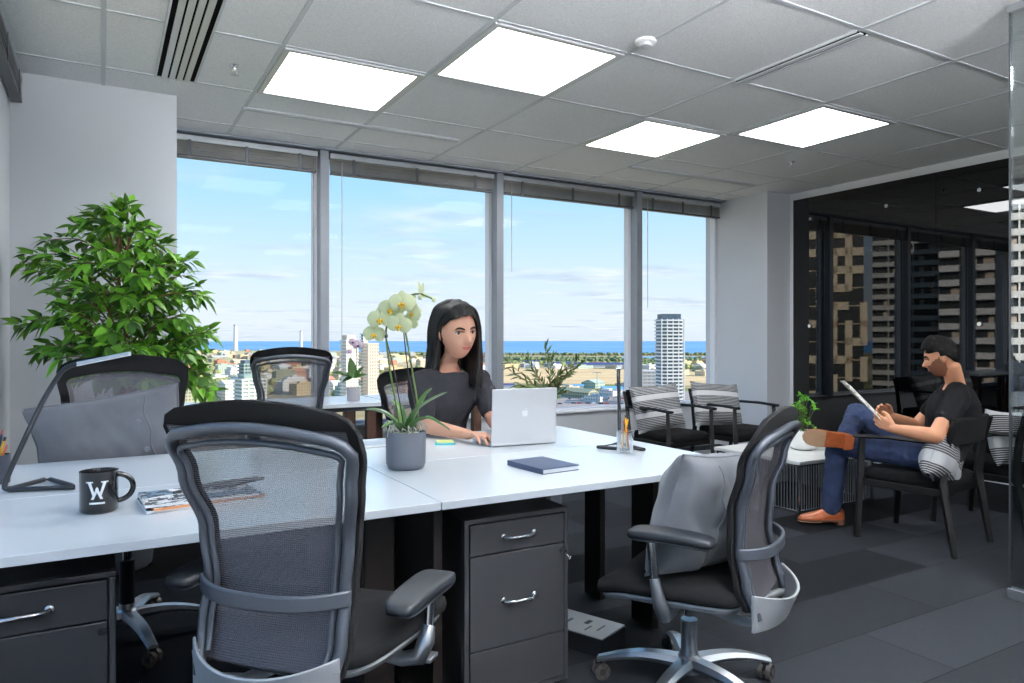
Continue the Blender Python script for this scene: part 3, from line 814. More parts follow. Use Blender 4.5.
for poly in ([(2,4),(6,4),(11,21),(9,24)], [(26,4),(22,4),(17,21),(19,24)], [(0,4),(9,4),(9,5.6),(0,5.6)], [(28,4),(19,4),(19,5.6),(28,5.6)],
             [(14,11),(16,14),(10,28),(6.5,28)], [(14,11),(12,14),(18,28),(21.5,28)], [(4.5,32),(23.5,32),(23.5,34.5),(4.5,34.5)]):
    mugquad([mp_(*q) for q in poly])
b.build('emblem', M['paper'], t, smooth=0)

# newspapers
def news_mat():
    t = NT('printed_newspaper'); vec = t.coord('Object'); n1 = t.noise(t.coord('Object', (1, 1.6, 1)), 26, 3, .8); n2 = t.noise(vec, 9, 1)
    c1 = t.ramp(n1, [(.46, srgb(54,56,62)), (.50, srgb(226,228,230))], 'CONSTANT'); c2 = t.ramp(n2, [(.52, (1,1,1,1)), (.56, srgb(120,150,175))])
    t.link(t.mix(1, c1, c2, 'MULTIPLY'), t.b.inputs['Base Color']); t.b.inputs['Roughness'].default_value = .7; return t.m
M['news'] = news_mat()
M['orangepaper'] = mat('orange_paper_edge', (224,150,96), .6)
for k, (dx, a, m, lab) in enumerate([(0, 17, 'paper', 'lowest white magazine of the stack beside the mug'), (.012, 20, 'orangepaper', 'orange-edged magazine in the middle of the stack beside the mug'), (.0, 15, 'news', 'printed newspaper with black and white pictures, topmost of the stack beside the mug')]):
    b = MB(); b.m = 0; b.box((-.15,-.10,0), (.15,.10,.0065)); b.m = 1; b.box((-.149,-.099,.0065), (.149,.099,.0072))
    o = b.build('magazine' if k < 2 else 'newspaper', [M['paper'] if k != 1 else M['orangepaper'], M['news']], None, smooth=0)
    o.location = (.245+dx, 2.285, DZ+.0005+k*.0076); o.rotation_euler = (0, 0, R(a-12)); tag(o, lab, 'magazine', 'stack of papers beside the mug')
b = MB(); b.tube([(-.13,-.02,.0),(.0,.0,.004),(.14,.03,.0)], [.006,.011,.006], 10, sy=.7); b.tube([(-.02,-.035,.0),(.06,-.02,.002),(.15,.005,.0)], [.004,.007,.005], 8)  # dark tubes standing in for a folded magazine corner
o = b.build('folded_corner', M['blackplastic'], None); o.location = (.30, 2.32, DZ+.033); o.rotation_euler = (0, 0, R(14)); tag(o, 'dark folded magazine corner lying across the newspapers, seen through the chair mesh', 'newspaper')

# pen cups
def pen_cup(label, x, y, m, pens, r=.034, h=.095, grp=None):
    t = thing('pen_cup', label, 'pen cup', (x, y, DZ), group='pen holders')
    MB().lathe([(.0,.0005),(r-.002,.0),(r,.003),(r+.002,h),(r-.0015,h),(r-.004,.008),(0,.008)], n=32).build('cup', m, t, smooth=50)
    for (a, tilt, L, col, cat_, lab) in pens:
        d = Vector((math.cos(R(a))*math.sin(R(tilt)), math.sin(R(a))*math.sin(R(tilt)), math.cos(R(tilt))))
        p0 = Vector((-math.cos(R(a))*(r-.014), -math.sin(R(a))*(r-.014), .0105))
        w = thing(cat_, lab, cat_, (x, y, DZ), group='pencils and pens in the '+('glass cup' if m is M['cupglass'] else 'dark cup'))
        MB().tube([p0+d*.012, p0+d*L], .0037, 6).build('barrel', M[col], w, smooth=0)
        MB().cyl(p0, p0+d*.012, .0008, .0036, 6).build('point', M['blackplastic'], w)
        MB().cyl(p0+d*L, p0+d*(L+.012), .0038, n=8).build('end_cap', M['lip'] if col != 'pencil' else M['blackplastic'], w)
    return t
cp = on(625, 453.5, DZ)
pen_cup('clear glass pen cup beside the right desk lamp', cp.x, cp.y, M['cupglass'],
        [(-20, 14, .135, 'pencil', 'pencil', 'yellow pencil leaning right in the glass cup'), (70, 5, .138, 'pencil', 'pencil', 'yellow pencil standing nearly upright in the glass cup'),
         (160, 9, .125, 'penred', 'pen', 'red pen leaning left in the glass cup'), (110, 12, .115, 'penblue', 'pen', 'dark blue pen in the glass cup'), (-100, 8, .10, 'orange', 'pencil', 'orange pencil in the glass cup')])
cp = on(1, 484, DZ)
M['cupdark'] = mat('smoked_dark_cup', (52,56,66), .3)
pen_cup('dark pen cup at the left edge behind the lamp', cp.x-.01, cp.y+.02, M['cupdark'],
        [(-25, 17, .135, 'pencil', 'pencil', 'yellow pencil leaning right in the dark cup'), (-32, 12, .155, 'penblue', 'pen', 'dark blue pen in the dark cup'), (20, 22, .11, 'orange', 'pencil', 'orange pencil in the dark cup')])

# desk lamps: bent tube with a triangular foot and a slim light bar
def desk_lamp(label, pts_foot, pts_arm, head, w=.03):
    t = thing('desk_lamp', label, 'lamp', pts_foot[0], group='bent-tube desk lamps'); o = Vector(pts_foot[0])
    MB().tube([Vector(p)-o for p in pts_foot], .0075, 10, closed=True).build('base', M['pad'], t, smooth=60)
    MB().tube([Vector(p)-o for p in pts_arm], .0078, 10).build('arm', M['pad'], t, smooth=60)
    a, b_ = Vector(head[0])-o, Vector(head[1])-o
    h = MB().bar(a, b_, w, .010).build('lamp_head', M['alu'], t, smooth=0, bevel=.003)
    MB().bar(a-Vector((0,0,.0065)), b_-Vector((0,0,.0065)), w*.8, .003).build('diffuser', M['lampbar'], h, smooth=0)
    return t
def curve(ps, n=8):
    out = []; ps = [Vector(p) for p in ps]
    for i in range(len(ps)-1):
        p0 = ps[max(i-1,0)]; p1 = ps[i]; p2 = ps[i+1]; p3 = ps[min(i+2, len(ps)-1)]
        for k in range(n):
            s = k/n; out.append(.5*((2*p1)+(p2-p0)*s+(2*p0-5*p1+4*p2-p3)*s*s+(3*p1-p0-3*p2+p3)*s**3))
    return out+[ps[-1]]
D1 = 2.25
A = on(5, 490, DZ+.009); Bq = on(77, 487, DZ+.009); Cq = on(48, 478.5, DZ+.009)
corner = A.lerp(Bq, .06)
desk_lamp('black bent-tube desk lamp with a slim silver head, left edge of the near left desk',
          [corner, A.lerp(Bq, .97), Bq.lerp(Cq, .15), Bq.lerp(Cq, .9), Cq.lerp(A, .1), Cq.lerp(A, .94)],
          curve([A+Vector((.01,0,.003)), A+Vector((.0,0,.02)), at(22, 445, A.x*FW.x+A.y*FW.y), at(42, 403, 2.25), at(57, 378, 2.25), at(66, 368, 2.25), at(80, 363, 2.25)], 6),
          (at(78, 363.5, 2.25), at(130, 353, 2.28)))
P0 = on(620, 449, DZ+.009); P1 = on(598, 447, DZ+.009); P2 = on(644, 449.5, DZ+.009)
dd = on(619, 443, DZ+.009)
desk_lamp('black bent-tube desk lamp seen edge-on behind the glass pen cup', [P1, P0.lerp(P2, .1)+Vector((0,-.0,0)), P2, dd],
          curve([dd, at(619.3, 430, 3.16), at(619, 400, 3.16), at(618.5, 378, 3.16), at(618.5, 370, 3.18)], 5), (at(618.5, 369, 3.18), at(620, 366.5, 3.6)), .028)

# laptop
lL, lR = on(491.5, 447.6, DZ), on(556, 443, DZ); ux = (lR-lL).normalized(); W_ = (lR-lL).length; uy = Vector((-ux.y, ux.x, 0)); lc = (lL+lR)/2
t = thing('laptop', 'open silver laptop in front of the seated woman, lid towards the camera', 'laptop', lc, math.atan2(ux.y, ux.x))
b = MB(); b.box((-W_/2, .0, .003), (W_/2, .235, .015)); base = b.build('base', M['laptop'], t, smooth=0, bevel=.003)
b = MB()
for r_ in range(6):
    for c_ in range(14): b.box((-W_/2+.02+c_*(W_-.04)/14+.001, .035+r_*.017, .015), (-W_/2+.02+(c_+1)*(W_-.04)/14-.001, .050+r_*.017, .0163))
b.build('keyboard', M['laptopkey'], base, smooth=0)
b = MB(); LM = Matrix.Translation((0,.004,.014)) @ Matrix.Rotation(R(3), 4, 'X')
b.box((-W_/2, -.003, 0), (W_/2, .003, .240), LM); lid = b.build('lid', M['laptop'], t, smooth=0, bevel=.0025)
MB().box((-W_/2+.008, .0032, .01), (W_/2-.008, .0038, .232), LM).build('screen', M['laptopkey'], lid, smooth=0)
ap = [(0,.72),(.18,.86),(.42,.93),(.68,.85),(.88,.62),(.74,.46),(.70,.28),(.76,.10),(.92,-.02),(.80,-.36),(.58,-.66),(.38,-.80),(.20,-.74),(0,-.69),(-.20,-.74),(-.38,-.80),(-.62,-.62),(-.84,-.26),(-.94,.15),(-.90,.50),(-.74,.78),(-.46,.92),(-.20,.87)]
LMs = LM @ Matrix.Translation((0, -.0032, .128)) @ Matrix.Rotation(R(90), 4, 'X')
b = MB(); s = .0165; b.prism([(x*s, y*s) for x, y in ap], 0, .0007, LMs)
b.prism([(.02*s, .98*s), (.08*s, 1.25*s), (.28*s, 1.50*s), (.46*s, 1.55*s), (.42*s, 1.28*s), (.24*s, 1.05*s)], 0, .0007, LMs)
b.build('fruit_emblem', M['logo'], lid, smooth=0)

# notebook
nc = on(543, 467.5, DZ)
t = thing('notebook', 'navy blue hardcover notebook on the near right desk', 'notebook', (nc.x, nc.y, DZ), R(4))
b = MB(); b.box((-.078,-.108,.002), (.076,.108,.016)); b.build('pages', M['paper'], t, smooth=0)
b = MB(); b.box((-.082,-.112,.016), (.08,.112,.019)); b.box((-.082,-.112,0), (.08,.112,.002)); b.box((-.084,-.112,0), (-.081,.112,.019)); b.build('cover', M['navy'], t, smooth=0)
# sticky notes
nc = on(445, 443.8, DZ)
t = thing('sticky_notes', 'small stack of teal and pale yellow sticky notes beside the orchid pot', 'sticky notes', (nc.x, nc.y, DZ), R(-24))
MB().box((-.045,-.038,0), (.045,.038,.008)).build('teal_pad', M['teal'], t, smooth=0)
MB().box((-.037,-.034,.008), (.037,.036,.014), Matrix.Rotation(R(6), 4, 'Z')).build('yellow_pad', M['yellow'], t, smooth=0)
nc = on(375, 445, DZ)
t = thing('tablet', 'flat silver tablet on the desk left of the orchid pot', 'tablet', (nc.x+.02, nc.y, DZ), R(-4))
MB().box((-.13,-.085,0), (.13,.085,.009)).build('body', M['laptop'], t, smooth=0, bevel=.003)
MB().box((-.122,-.078,.009), (.122,.078,.0096)).build('screen', M['deskedge'], t, smooth=0)

# power supply box on the floor
pc_ = on(587, 622, .075)
t = thing('floor_box', 'black box with a white printed top on the floor beside the drawer pedestal', 'box', (pc_.x-.02, pc_.y+.01, 0), R(22))
MB().box((-.09,-.15,0), (.09,.15,.07)).build('body', M['blackplastic'], t, smooth=0, bevel=.004)
MB().box((-.085,-.145,.07), (.085,.145,.074)).build('printed_top', M['paper'], t, smooth=0)
b = MB()
for (x, y, w, h) in ((-.05,.08,.03,.02),(-.01,.05,.05,.012),(.02,-.02,.04,.02),(-.03,-.05,.05,.006),(0,-.09,.06,.006),(-.02,.11,.03,.006)): b.box((x-w/2,y-h/2,.074), (x+w/2,y+h/2,.0746))
b.build('print', M['greyplastic'], t, smooth=0)
# cables hanging at the right desk leg
b = MB(); b.tube(curve([(1.99,2.36,.66),(2.0,2.38,.35),(1.985,2.37,.1),(2.04,2.33,.012),(2.10,2.36,.008)], 6), .004, 6)
o = b.build('power_cable', M['blackplastic'], None); tag(o, 'thin black power cable down the right desk leg to the floor', 'cable')
# ================================================================== PLANTS
def leaf(b, p, d, up, L, w, fold=.25, droop=.25, n=6, tip=1.0):
    """pointed leaf with a folded midrib, springing from p along d"""
    d = Vector(d).normalized(); up = Vector(up); s = d.cross(up)
    if s.length < .05: s = d.cross(Vector((1,.3,0)))
    s.normalize(); u = s.cross(d).normalized()
    V = []
    for i in range(n+1):
        t_ = i/n; x = L*t_; dr = -droop*L*t_*t_
        wd = w*math.sin(pi*min(1, t_**.75*.98+.02))**.9*.5 if i < n else .0008
        c = p+d*x+Vector((0,0,1))*dr
        V += [c-s*wd+u*(wd*fold), c, c+s*wd+u*(wd*fold)]
    F_ = []
    for i in range(n):
        a = i*3; F_ += [(a, a+1, a+4, a+3), (a+1, a+2, a+5, a+4)]
    b.add(V, F_)
rnd = random.Random(5)
def rdir(): 
    while True:
        v = Vector((rnd.uniform(-1,1), rnd.uniform(-1,1), rnd.uniform(-1,1)))
        if .1 < v.length < 1: return v.normalized()
# ficus
FD = 3.72
fb = at(120, 345, FD); fx, fy = fb.x, fb.y
t = thing('ficus_tree', 'tall bushy green ficus tree beside the left column', 'plant', (fx, fy, 0))
MB().lathe([(.0,.0),(.13,0),(.15,.02),(.18,.30),(.185,.32),(.17,.32),(.165,.28),(0,.28)], n=32).build('pot', M['cer_grey'], t, smooth=50)
MB().lathe([(.165,.281),(.1,.295),(0,.30)], n=24).build('soil', M['soil'], t)
b = MB()
def off(px, py, dd=0): v = at(px, py, FD+dd); return Vector((v.x-fx, v.y-fy, v.z))
b.tube(curve([(-.02,0,.28), off(122,430), off(123,390), off(118,350), off(121,310), off(118,270), off(120,230)], 4), [.022-.016*k/24 for k in range(25)], 9)
b.tube(curve([(.03,.02,.28), off(128,430,.03), off(127,390,.02), off(129,350,.02), off(124,320,.04), off(131,285,.05), off(138,255,.08)], 4), [.018-.013*k/24 for k in range(25)], 9)
b.build('trunk', M['bark'], t)
br = MB(); lv = MB()
# branch tips measured over the crown (pixel, pixel, depth offset)
tips = [(22,262,.05),(35,270,-.05),(30,255,0),(20,325,0),(38,318,-.1),(45,345,-.05),(60,300,-.15),(55,290,.1),(75,225,0),(90,218,-.05),(100,210,.05),(122,207,0),(130,206,.1),(140,230,-.05),(150,228,.1),
        (165,245,-.1),(172,262,.05),(185,275,0),(195,288,.05),(203,296,-.05),(190,260,.15),(180,300,-.1),(175,320,0),(208,332,-.05),(195,325,.1),(180,345,-.1),(190,360,-.05),(200,375,-.1),(212,392,-.15),(205,385,0),(165,355,-.2),(150,345,-.25),
        (150,300,-.25),(140,275,-.3),(120,260,-.3),(100,250,-.2),(85,262,-.25),(70,330,-.25),(90,345,-.3),(110,330,-.35),(130,320,-.35),(60,358,-.1),(75,372,-.2),(95,380,-.25),(120,378,-.3),(145,378,-.3),(165,380,-.2),
        (100,290,.25),(140,290,.25),(120,240,.2),(160,320,.25),(80,310,.25),(110,225,-.1),(145,250,-.2),(48,240,.1),(160,265,-.25),(85,285,-.3),(125,295,-.3),(175,340,.2),(40,352,.1),(205,340,.0),(100,360,.2),(70,345,.2),(55,268,-.2),(95,232,.15),(165,285,.2),(155,240,.15),(110,345,-.4),(135,350,-.4),(185,315,-.2),(60,310,-.3),
        (196,370,-.1),(186,352,-.2),(200,355,.1),(172,365,-.25)]
for (px, py, dd) in tips:
    e = off(px, py, dd); py0 = min(395, py+rnd.uniform(25, 55)); s0 = off(121+rnd.uniform(-4, 6), max(py0, 250), 0)
    mid = s0.lerp(e, .5)+Vector((0,0,.05+.05*rnd.random())); pts = curve([s0, mid, e], 6)
    br.tube(pts, [.0065-.0048*k/(len(pts)-1) for k in range(len(pts))], 5)
    L_ = (e-s0).length; K = int(14+L_*52)
    for k in range(K):
        q = .28+.72*(k/(K-1)); i = min(len(pts)-2, int(q*(len(pts)-1))); f = q*(len(pts)-1)-i
        p = pts[i].lerp(pts[i+1], f); ax = (pts[i+1]-pts[i]).normalized()
        sd = rdir(); sd = (sd-ax*sd.dot(ax)); d = ax*.8+sd.normalized()*.75; d.z -= .12
        p2 = p+d.normalized()*.015
        leaf(lv, p2, d, Vector((rnd.uniform(-.5,.5), rnd.uniform(-.9,.1), 1)), rnd.uniform(.058,.095), rnd.uniform(.028,.042), .25, rnd.uniform(.1,.4))
br.build('branches', M['bark'], t, smooth=60)
o = lv.build('leaves', M['ficusleaf'], t, smooth=60)

# big orchid
op = on(409, 469.5, DZ); ox, oy = op.x, op.y+.03; OD = ox*FW.x+oy*FW.y
t = thing('potted_orchid', 'white flowering orchid with two tall stems in a dark grey pot on the right desk', 'plant', (ox, oy, DZ))
def oo(px, py, dd=0): v = at(px, py, OD+dd); return Vector((v.x-ox, v.y-oy, v.z-DZ))
MB().lathe([(.0,.0005),(.054,.0),(.066,.006),(.072,.022),(.074,.135),(.0725,.137),(.069,.135),(.068,.12),(0,.12)], n=40).build('pot', M['cer_grey'], t, smooth=50)
MB().lathe([(.068,.121),(.045,.131),(0,.136)], n=24).build('moss', M['moss'], t)
for (pts, w) in (([ (0,0,.13), oo(385,414), oo(366,409) ], .036), ([(0,0,.13), oo(420,408,-.05), oo(447,392,-.05)], .036), ([(0,0,.13), oo(425,418,-.12), oo(450,430,-.12)], .030), ([(0,0,.13), oo(395,424,-.1), oo(382,428,-.14)], .034), ([(0,0,.13), oo(423,400,.06), oo(432,388,.08)], .030), ([(0,.02,.13), oo(400,410,.1), oo(392,400,.15)], .03)):
    c = curve(pts, 8); n_ = len(c); b = MB()
    def lf(u, v, c=c, n_=n_, w=w):
        x = v*(n_-1); i = min(n_-2, int(x)); p = c[i].lerp(c[i+1], x-i); d = (c[i+1]-c[i]).normalized(); s = d.cross(Vector((0,0,1))).normalized(); up = s.cross(d)
        wd = w*.5*math.sin(pi*min(1, .12+.88*v))**.6; q = u*2-1
        return p+s*(wd*q)+up*(abs(q)*wd*.45), up
    b.sheet(lf, 7, 16, .0025).build('leaf', M['orchleaf'], t, smooth=60)
b = MB()
for k in range(16):
    a = rnd.uniform(0, 2*pi); r0 = rnd.uniform(.02, .06); e = Vector((math.cos(a)*rnd.uniform(.06,.095), math.sin(a)*rnd.uniform(.06,.095), rnd.uniform(.12,.155)))
    b.tube(curve([(r0*math.cos(a+.5), r0*math.sin(a+.5), .128), (e.x*.8, e.y*.8, rnd.uniform(.15,.18)), e], 5), .0022, 5)
b.build('aerial_roots', M['root'], t)
st1 = curve([(-.02,0,.12), oo(398,415), oo(390,370), oo(386,335), oo(388,322,.02)], 6)
st2 = curve([(.01,0,.12), oo(418,415), oo(412,370), oo(405,330), oo(401,312), oo(400,300,-.02), oo(408,296,-.02), oo(420,294,-.03), oo(434,299.5,-.03)], 6)
MB().tube(st1, .0035, 7).build('stem', M['stem'], t); MB().tube(st2, .0035, 7).build('stem', M['stem'], t)
MB().tube(curve([(.0,.01,.12), oo(402,415), oo(394,370), oo(386,338)], 5), .0022, 6).build('support_stake', M['espresso'], t)
MB().tube(curve([(.02,.01,.12), oo(416,415,.01), oo(408,370), oo(403,325)], 5), .0022, 6).build('support_stake', M['espresso'], t)
MB().ell(oo(386, 336), .008, 10, 8).build('stem_clip', M['blackplastic'], t)
def orchid_flower(c, yaw, pitch, roll, S, m=M['petal'], lipm=M['orchlip'], parent=None):
    """five petals and a lip, facing -Y before turning"""
    Rm = Matrix.Rotation(yaw, 3, 'Z') @ Matrix.Rotation(pitch, 3, 'X') @ Matrix.Rotation(roll, 3, 'Y')
    b = MB()
    for (a, L, w, cup) in ((90, .036, .030, .004), (212, .036, .028, .004), (328, .036, .028, .004), (8, .040, .050, .009), (172, .040, .050, .009)):
        a = R(a); d = Vector((math.cos(a), 0, math.sin(a))); s = Vector((-math.sin(a), 0, math.cos(a))); back = .004 if w < .04 else -.002
        def pf(u, v, d=d, s=s, L=L, w=w, cup=cup, back=back):
            q = u*2-1; r = .002+L*v; wd = w/2*math.sin(pi*(.10+.86*v))**.62
            p = d*r+s*(q*wd)+Vector((0, back+cup*(v*v)*1.2-cup*(1-q*q)*.4, 0))
            return Rm @ (p*S)+Vector(c), Rm @ Vector((0,-1,0))
        b.sheet(pf, 7, 8, .0006)
    fl = b.build('flower', m, parent, smooth=60)
    b = MB(); b.ell(Vector(c)+Rm @ Vector((0,-.005*S,-.004*S)), (.005*S,.005*S,.006*S), 10, 8, Rm)
    for s_ in (-1, 1): b.ell(Vector(c)+Rm @ Vector((s_*.007*S,-.006*S,-.006*S)), (.004*S,.004*S,.005*S), 8, 6, Rm)
    b.ell(Vector(c)+Rm @ Vector((0,-.008*S,-.013*S)), (.004*S,.003*S,.007*S), 8, 6, Rm)
    b.build('lip', lipm, fl, smooth=60)
    return fl
for (px, py, dd, yw, pt, rl, S) in ((374,334,-.01,30,-5,5,1.0),(380,319,-.03,30,0,-6,1.15),(391,309,-.03,28,-4,6,1.15),(402,303,-.05,25,-2,0,1.2),(399,325,-.06,28,15,10,1.1),(394,322,.01,40,10,0,1.05),(413,313,-.02,70,-5,10,.95),(408,322,.0,60,30,20,.95),(412,300,.02,100,-10,0,.8)):
    orchid_flower(oo(px, py, dd), R(-yw), R(pt), R(rl), S, parent=t)
b = MB(); b.ell(oo(434,299.5,-.03), (.008,.008,.011), 10, 8); b.ell(oo(420,297,-.03), (.009,.009,.011), 10, 8); b.build('bud', M['petal'], t)
b = MB()
for (a, c) in (((421,295),(423,283)),((421,295),(418,282)),((421,295),(430,297))):
    p = oo(*a, -.03); e = oo(*c, -.03); leaf(b, p, e-p, (0,-1,.2), (e-p).length*1.1, .018, .2, 0, 6)
b.build('opening_flower', M['petal'], t, smooth=60)

# small orchid on the window table
so_ = at(353.5, 392.5, 5.38); sx, sy = so_.x, min(so_.y, 5.6); SD = sx*FW.x+sy*FW.y
t = thing('small_orchid', 'small pale orchid in a light grey pot on the window table', 'plant', (sx, sy, DZ))
def ss(px, py, dd=0): v = at(px, py, SD+dd); return Vector((v.x-sx, v.y-sy, v.z-DZ))
MB().lathe([(.0,.0005),(.042,.0),(.048,.01),(.053,.105),(.05,.105),(.047,.095),(0,.095)], n=32).build('pot', M['cer_pale'], t, smooth=50)
MB().lathe([(.047,.096),(.02,.104),(0,.106)], n=20).build('moss', M['moss'], t)
b = MB()
for (a, c_, w, dr) in (((353,378),(350,357),.075,.05),((353,378),(331,372),.04,.35),((352,378),(341,384),.04,.5),((354,377),(364,366),.03,.1),((354,378),(368,374),.03,.3)):
    p = ss(*a); e = ss(*c_)+Vector((0,0,(ss(*a)-ss(*c_)).length*dr)); leaf(b, p, e-p, (0,-1,.6), (e-p).length, w, .3, dr, 8)
b.build('leaves', M['orchleaf'], t, smooth=60)
MB().tube(curve([ss(354,378), ss(357,362), ss(356,348), ss(353,340), ss(349,339)], 5), .003, 6).build('stem', M['stem'], t)
for (px, py, S) in ((358,345,1.05),(353,342,.8),(349,352,.6)): orchid_flower(ss(px, py, -.03), R(-20), 0, 0, S, M['petalpink'], M['orchlipd'], t)

# leafy plant before the third window
wp = at(545, 430, 5.0); wx, wy = wp.x, wp.y; WD = wx*FW.x+wy*FW.y
t = thing('bamboo_plant', 'slender dark-leaved plant behind the laptop, before the third window', 'plant', (wx, wy, 0))
def ww(px, py, dd=0): v = at(px, py, WD+dd); return Vector((v.x-wx, v.y-wy, v.z))
MB().lathe([(.0,.0),(.10,0),(.115,.01),(.13,.24),(.12,.24),(.115,.21),(0,.21)], n=28).build('pot', M['cer_grey'], t, smooth=50)
MB().lathe([(.115,.211),(0,.222)], n=20).build('soil', M['soil'], t)
st = MB(); lv = MB()
for (a, c_, dd) in (((548,398),(508,362),0),((543,392),(512,372),.1),((548,392),(528,362),-.1),((552,392),(545,348),0),((550,390),(551,356),.12),((555,390),(560,372),-.1),((556,392),(578,358),0),((556,385),(582,362),.08),((545,392),(535,372),.1),((552,388),(568,375),.1),((545,395),(520,384),-.05),((550,398),(565,392),-.1)):
    s0 = Vector((0,0,.21)); m1 = ww(a[0], a[1]+10, dd*.3); p = ww(*a, dd*.5); e = ww(*c_, dd)
    pts = curve([s0, m1*.9+Vector((0,0,m1.z*.1)), p, e], 7); st.tube(pts, [.006-.0045*k/(len(pts)-1) for k in range(len(pts))], 5)
    for k in range(20):
        q = .62+.38*k/19; i = min(len(pts)-2, int(q*(len(pts)-1))); pp = pts[i].lerp(pts[i+1], q*(len(pts)-1)-i); ax = (pts[i+1]-pts[i]).normalized()
        sd = rdir(); d = ax+sd*.9; d.z += .15
        leaf(lv, pp, d, (rnd.uniform(-.6,.6), -1, .6), rnd.uniform(.05,.095), rnd.uniform(.010,.017), .25, rnd.uniform(0,.2), 5)
st.build('stems', M['bark'], t, smooth=60); lv.build('leaves', M['oliveleaf'], t, smooth=60)

# little plant on the coffee table
bp = at(803, 448, 5.36); bx, by = bp.x, bp.y; BD = 5.36
t = thing('small_potted_plant', 'small bright green plant in a round white pot on the coffee table', 'plant', (bx, by, .36))
def bb(px, py, dd=0): v = at(px, py, BD+dd); return Vector((v.x-bx, v.y-by, v.z-.36))
MB().lathe([(.0,.0005),(.055,.0),(.085,.012),(.098,.05),(.100,.10),(.092,.145),(.087,.145),(.09,.12),(0,.118)], n=36).build('pot', M['cer_white'], t, smooth=60)
MB().lathe([(.089,.119),(0,.128)], n=20).build('soil', M['soil'], t)
MB().lathe([(.0,.0),(.06,.0),(.062,.004),(0,.004)], n=24).build('saucer', M['blackplastic'], t)
st = MB(); lv = MB()
for k in range(26):
    px = rnd.gauss(802, 6.5); py = rnd.uniform(393, 422)+abs(px-802)*.5; dd = rnd.uniform(-.09, .09)
    e = bb(max(788, min(815, px)), py, dd); s0 = Vector((rnd.uniform(-.02,.02), rnd.uniform(-.02,.02), .12)); pts = curve([s0, s0.lerp(e, .6)+Vector((0,0,.02)), e], 4)
    st.tube(pts, .0022, 5)
    for j in range(7):
        d = rdir(); d.z = d.z*.5+.1; leaf(lv, e, d, (0,0,1), rnd.uniform(.03,.05), rnd.uniform(.016,.026), .2, .25, 5)
st.build('stems', M['stem'], t, smooth=60); lv.build('leaves', M['freshleaf'], t, smooth=60)
# ================================================================== PEOPLE
def remesh(o, vox, smooth=4, fac=.6):
    r = o.modifiers.new('remesh', 'REMESH'); r.mode = 'VOXEL'; r.voxel_size = vox; r.use_smooth_shade = True
    if smooth: s = o.modifiers.new('smooth', 'SMOOTH'); s.iterations = smooth; s.factor = fac
    return o
def folds(o, strength, scale, name):
    tx = bpy.data.textures.new(name, 'CLOUDS'); tx.noise_scale = scale; tx.noise_depth = 2
    d = o.modifiers.new('folds', 'DISPLACE'); d.texture = tx; d.strength = strength; d.texture_coords = 'LOCAL'; d.mid_level = .5
    return o
def loft(b, rings, n=28, e=.8):
    """rings: (centre, axis_a, half_a, axis_b, half_b)"""
    vs = []
    for (c, a, ha, d, hb) in rings:
        c = Vector(c); a = Vector(a).normalized(); d = Vector(d).normalized()
        for k in range(n):
            th = 2*pi*k/n; vs.append(c+a*(ha*sgn(math.cos(th), e))+d*(hb*sgn(math.sin(th), e)))
    m = len(rings); fs = [(i*n+k, i*n+(k+1)%n, (i+1)*n+(k+1)%n, (i+1)*n+k) for i in range(m-1) for k in range(n)]
    fs += [tuple(range(n-1, -1, -1)), tuple((m-1)*n+k for k in range(n))]
    return b.add(vs, fs)
def g_(x, c, w): return math.exp(-((x-c)/w)**2)
def head_local(nx, ny, nz, male):
    x = .074*nx; z = .117*nz; y = (.090 if ny > 0 else .098)*ny
    k = max(0, -nz); x *= 1-(.22 if male else .32)*k**1.3
    if ny < 0: y *= 1-.50*k
    else: y += .014*k*ny
    if ny > 0:
        f = ny**.5
        y -= .010*g_(abs(x), .033, .016)*g_(z, .010, .012)*f*1.5
        y += (.004 if male else .0015)*g_(z, .028, .009)*g_(abs(x), .02, .03)*f
        zr = g_(z, -.024, .026) if z > -.024 else g_(z, -.024, .009)
        y += (.027 if male else .022)*g_(x, 0, .0125)*zr*f*(1.05 if male else 1.6)
        y += .003*g_(abs(x), .012, .007)*g_(z, -.027, .008)*f
        y += .0055*g_(x, 0, .021)*(g_(z, -.050, .006)+g_(z, -.060, .006))*f - .004*g_(z, -.073, .007)*g_(x, 0, .025)*f
        y += (.010 if male else .006)*g_(x, 0, .022)*g_(z, -.095, .016)*f
        x *= 1+.03*g_(z, -.015, .025)
    return Vector((x, y, z))
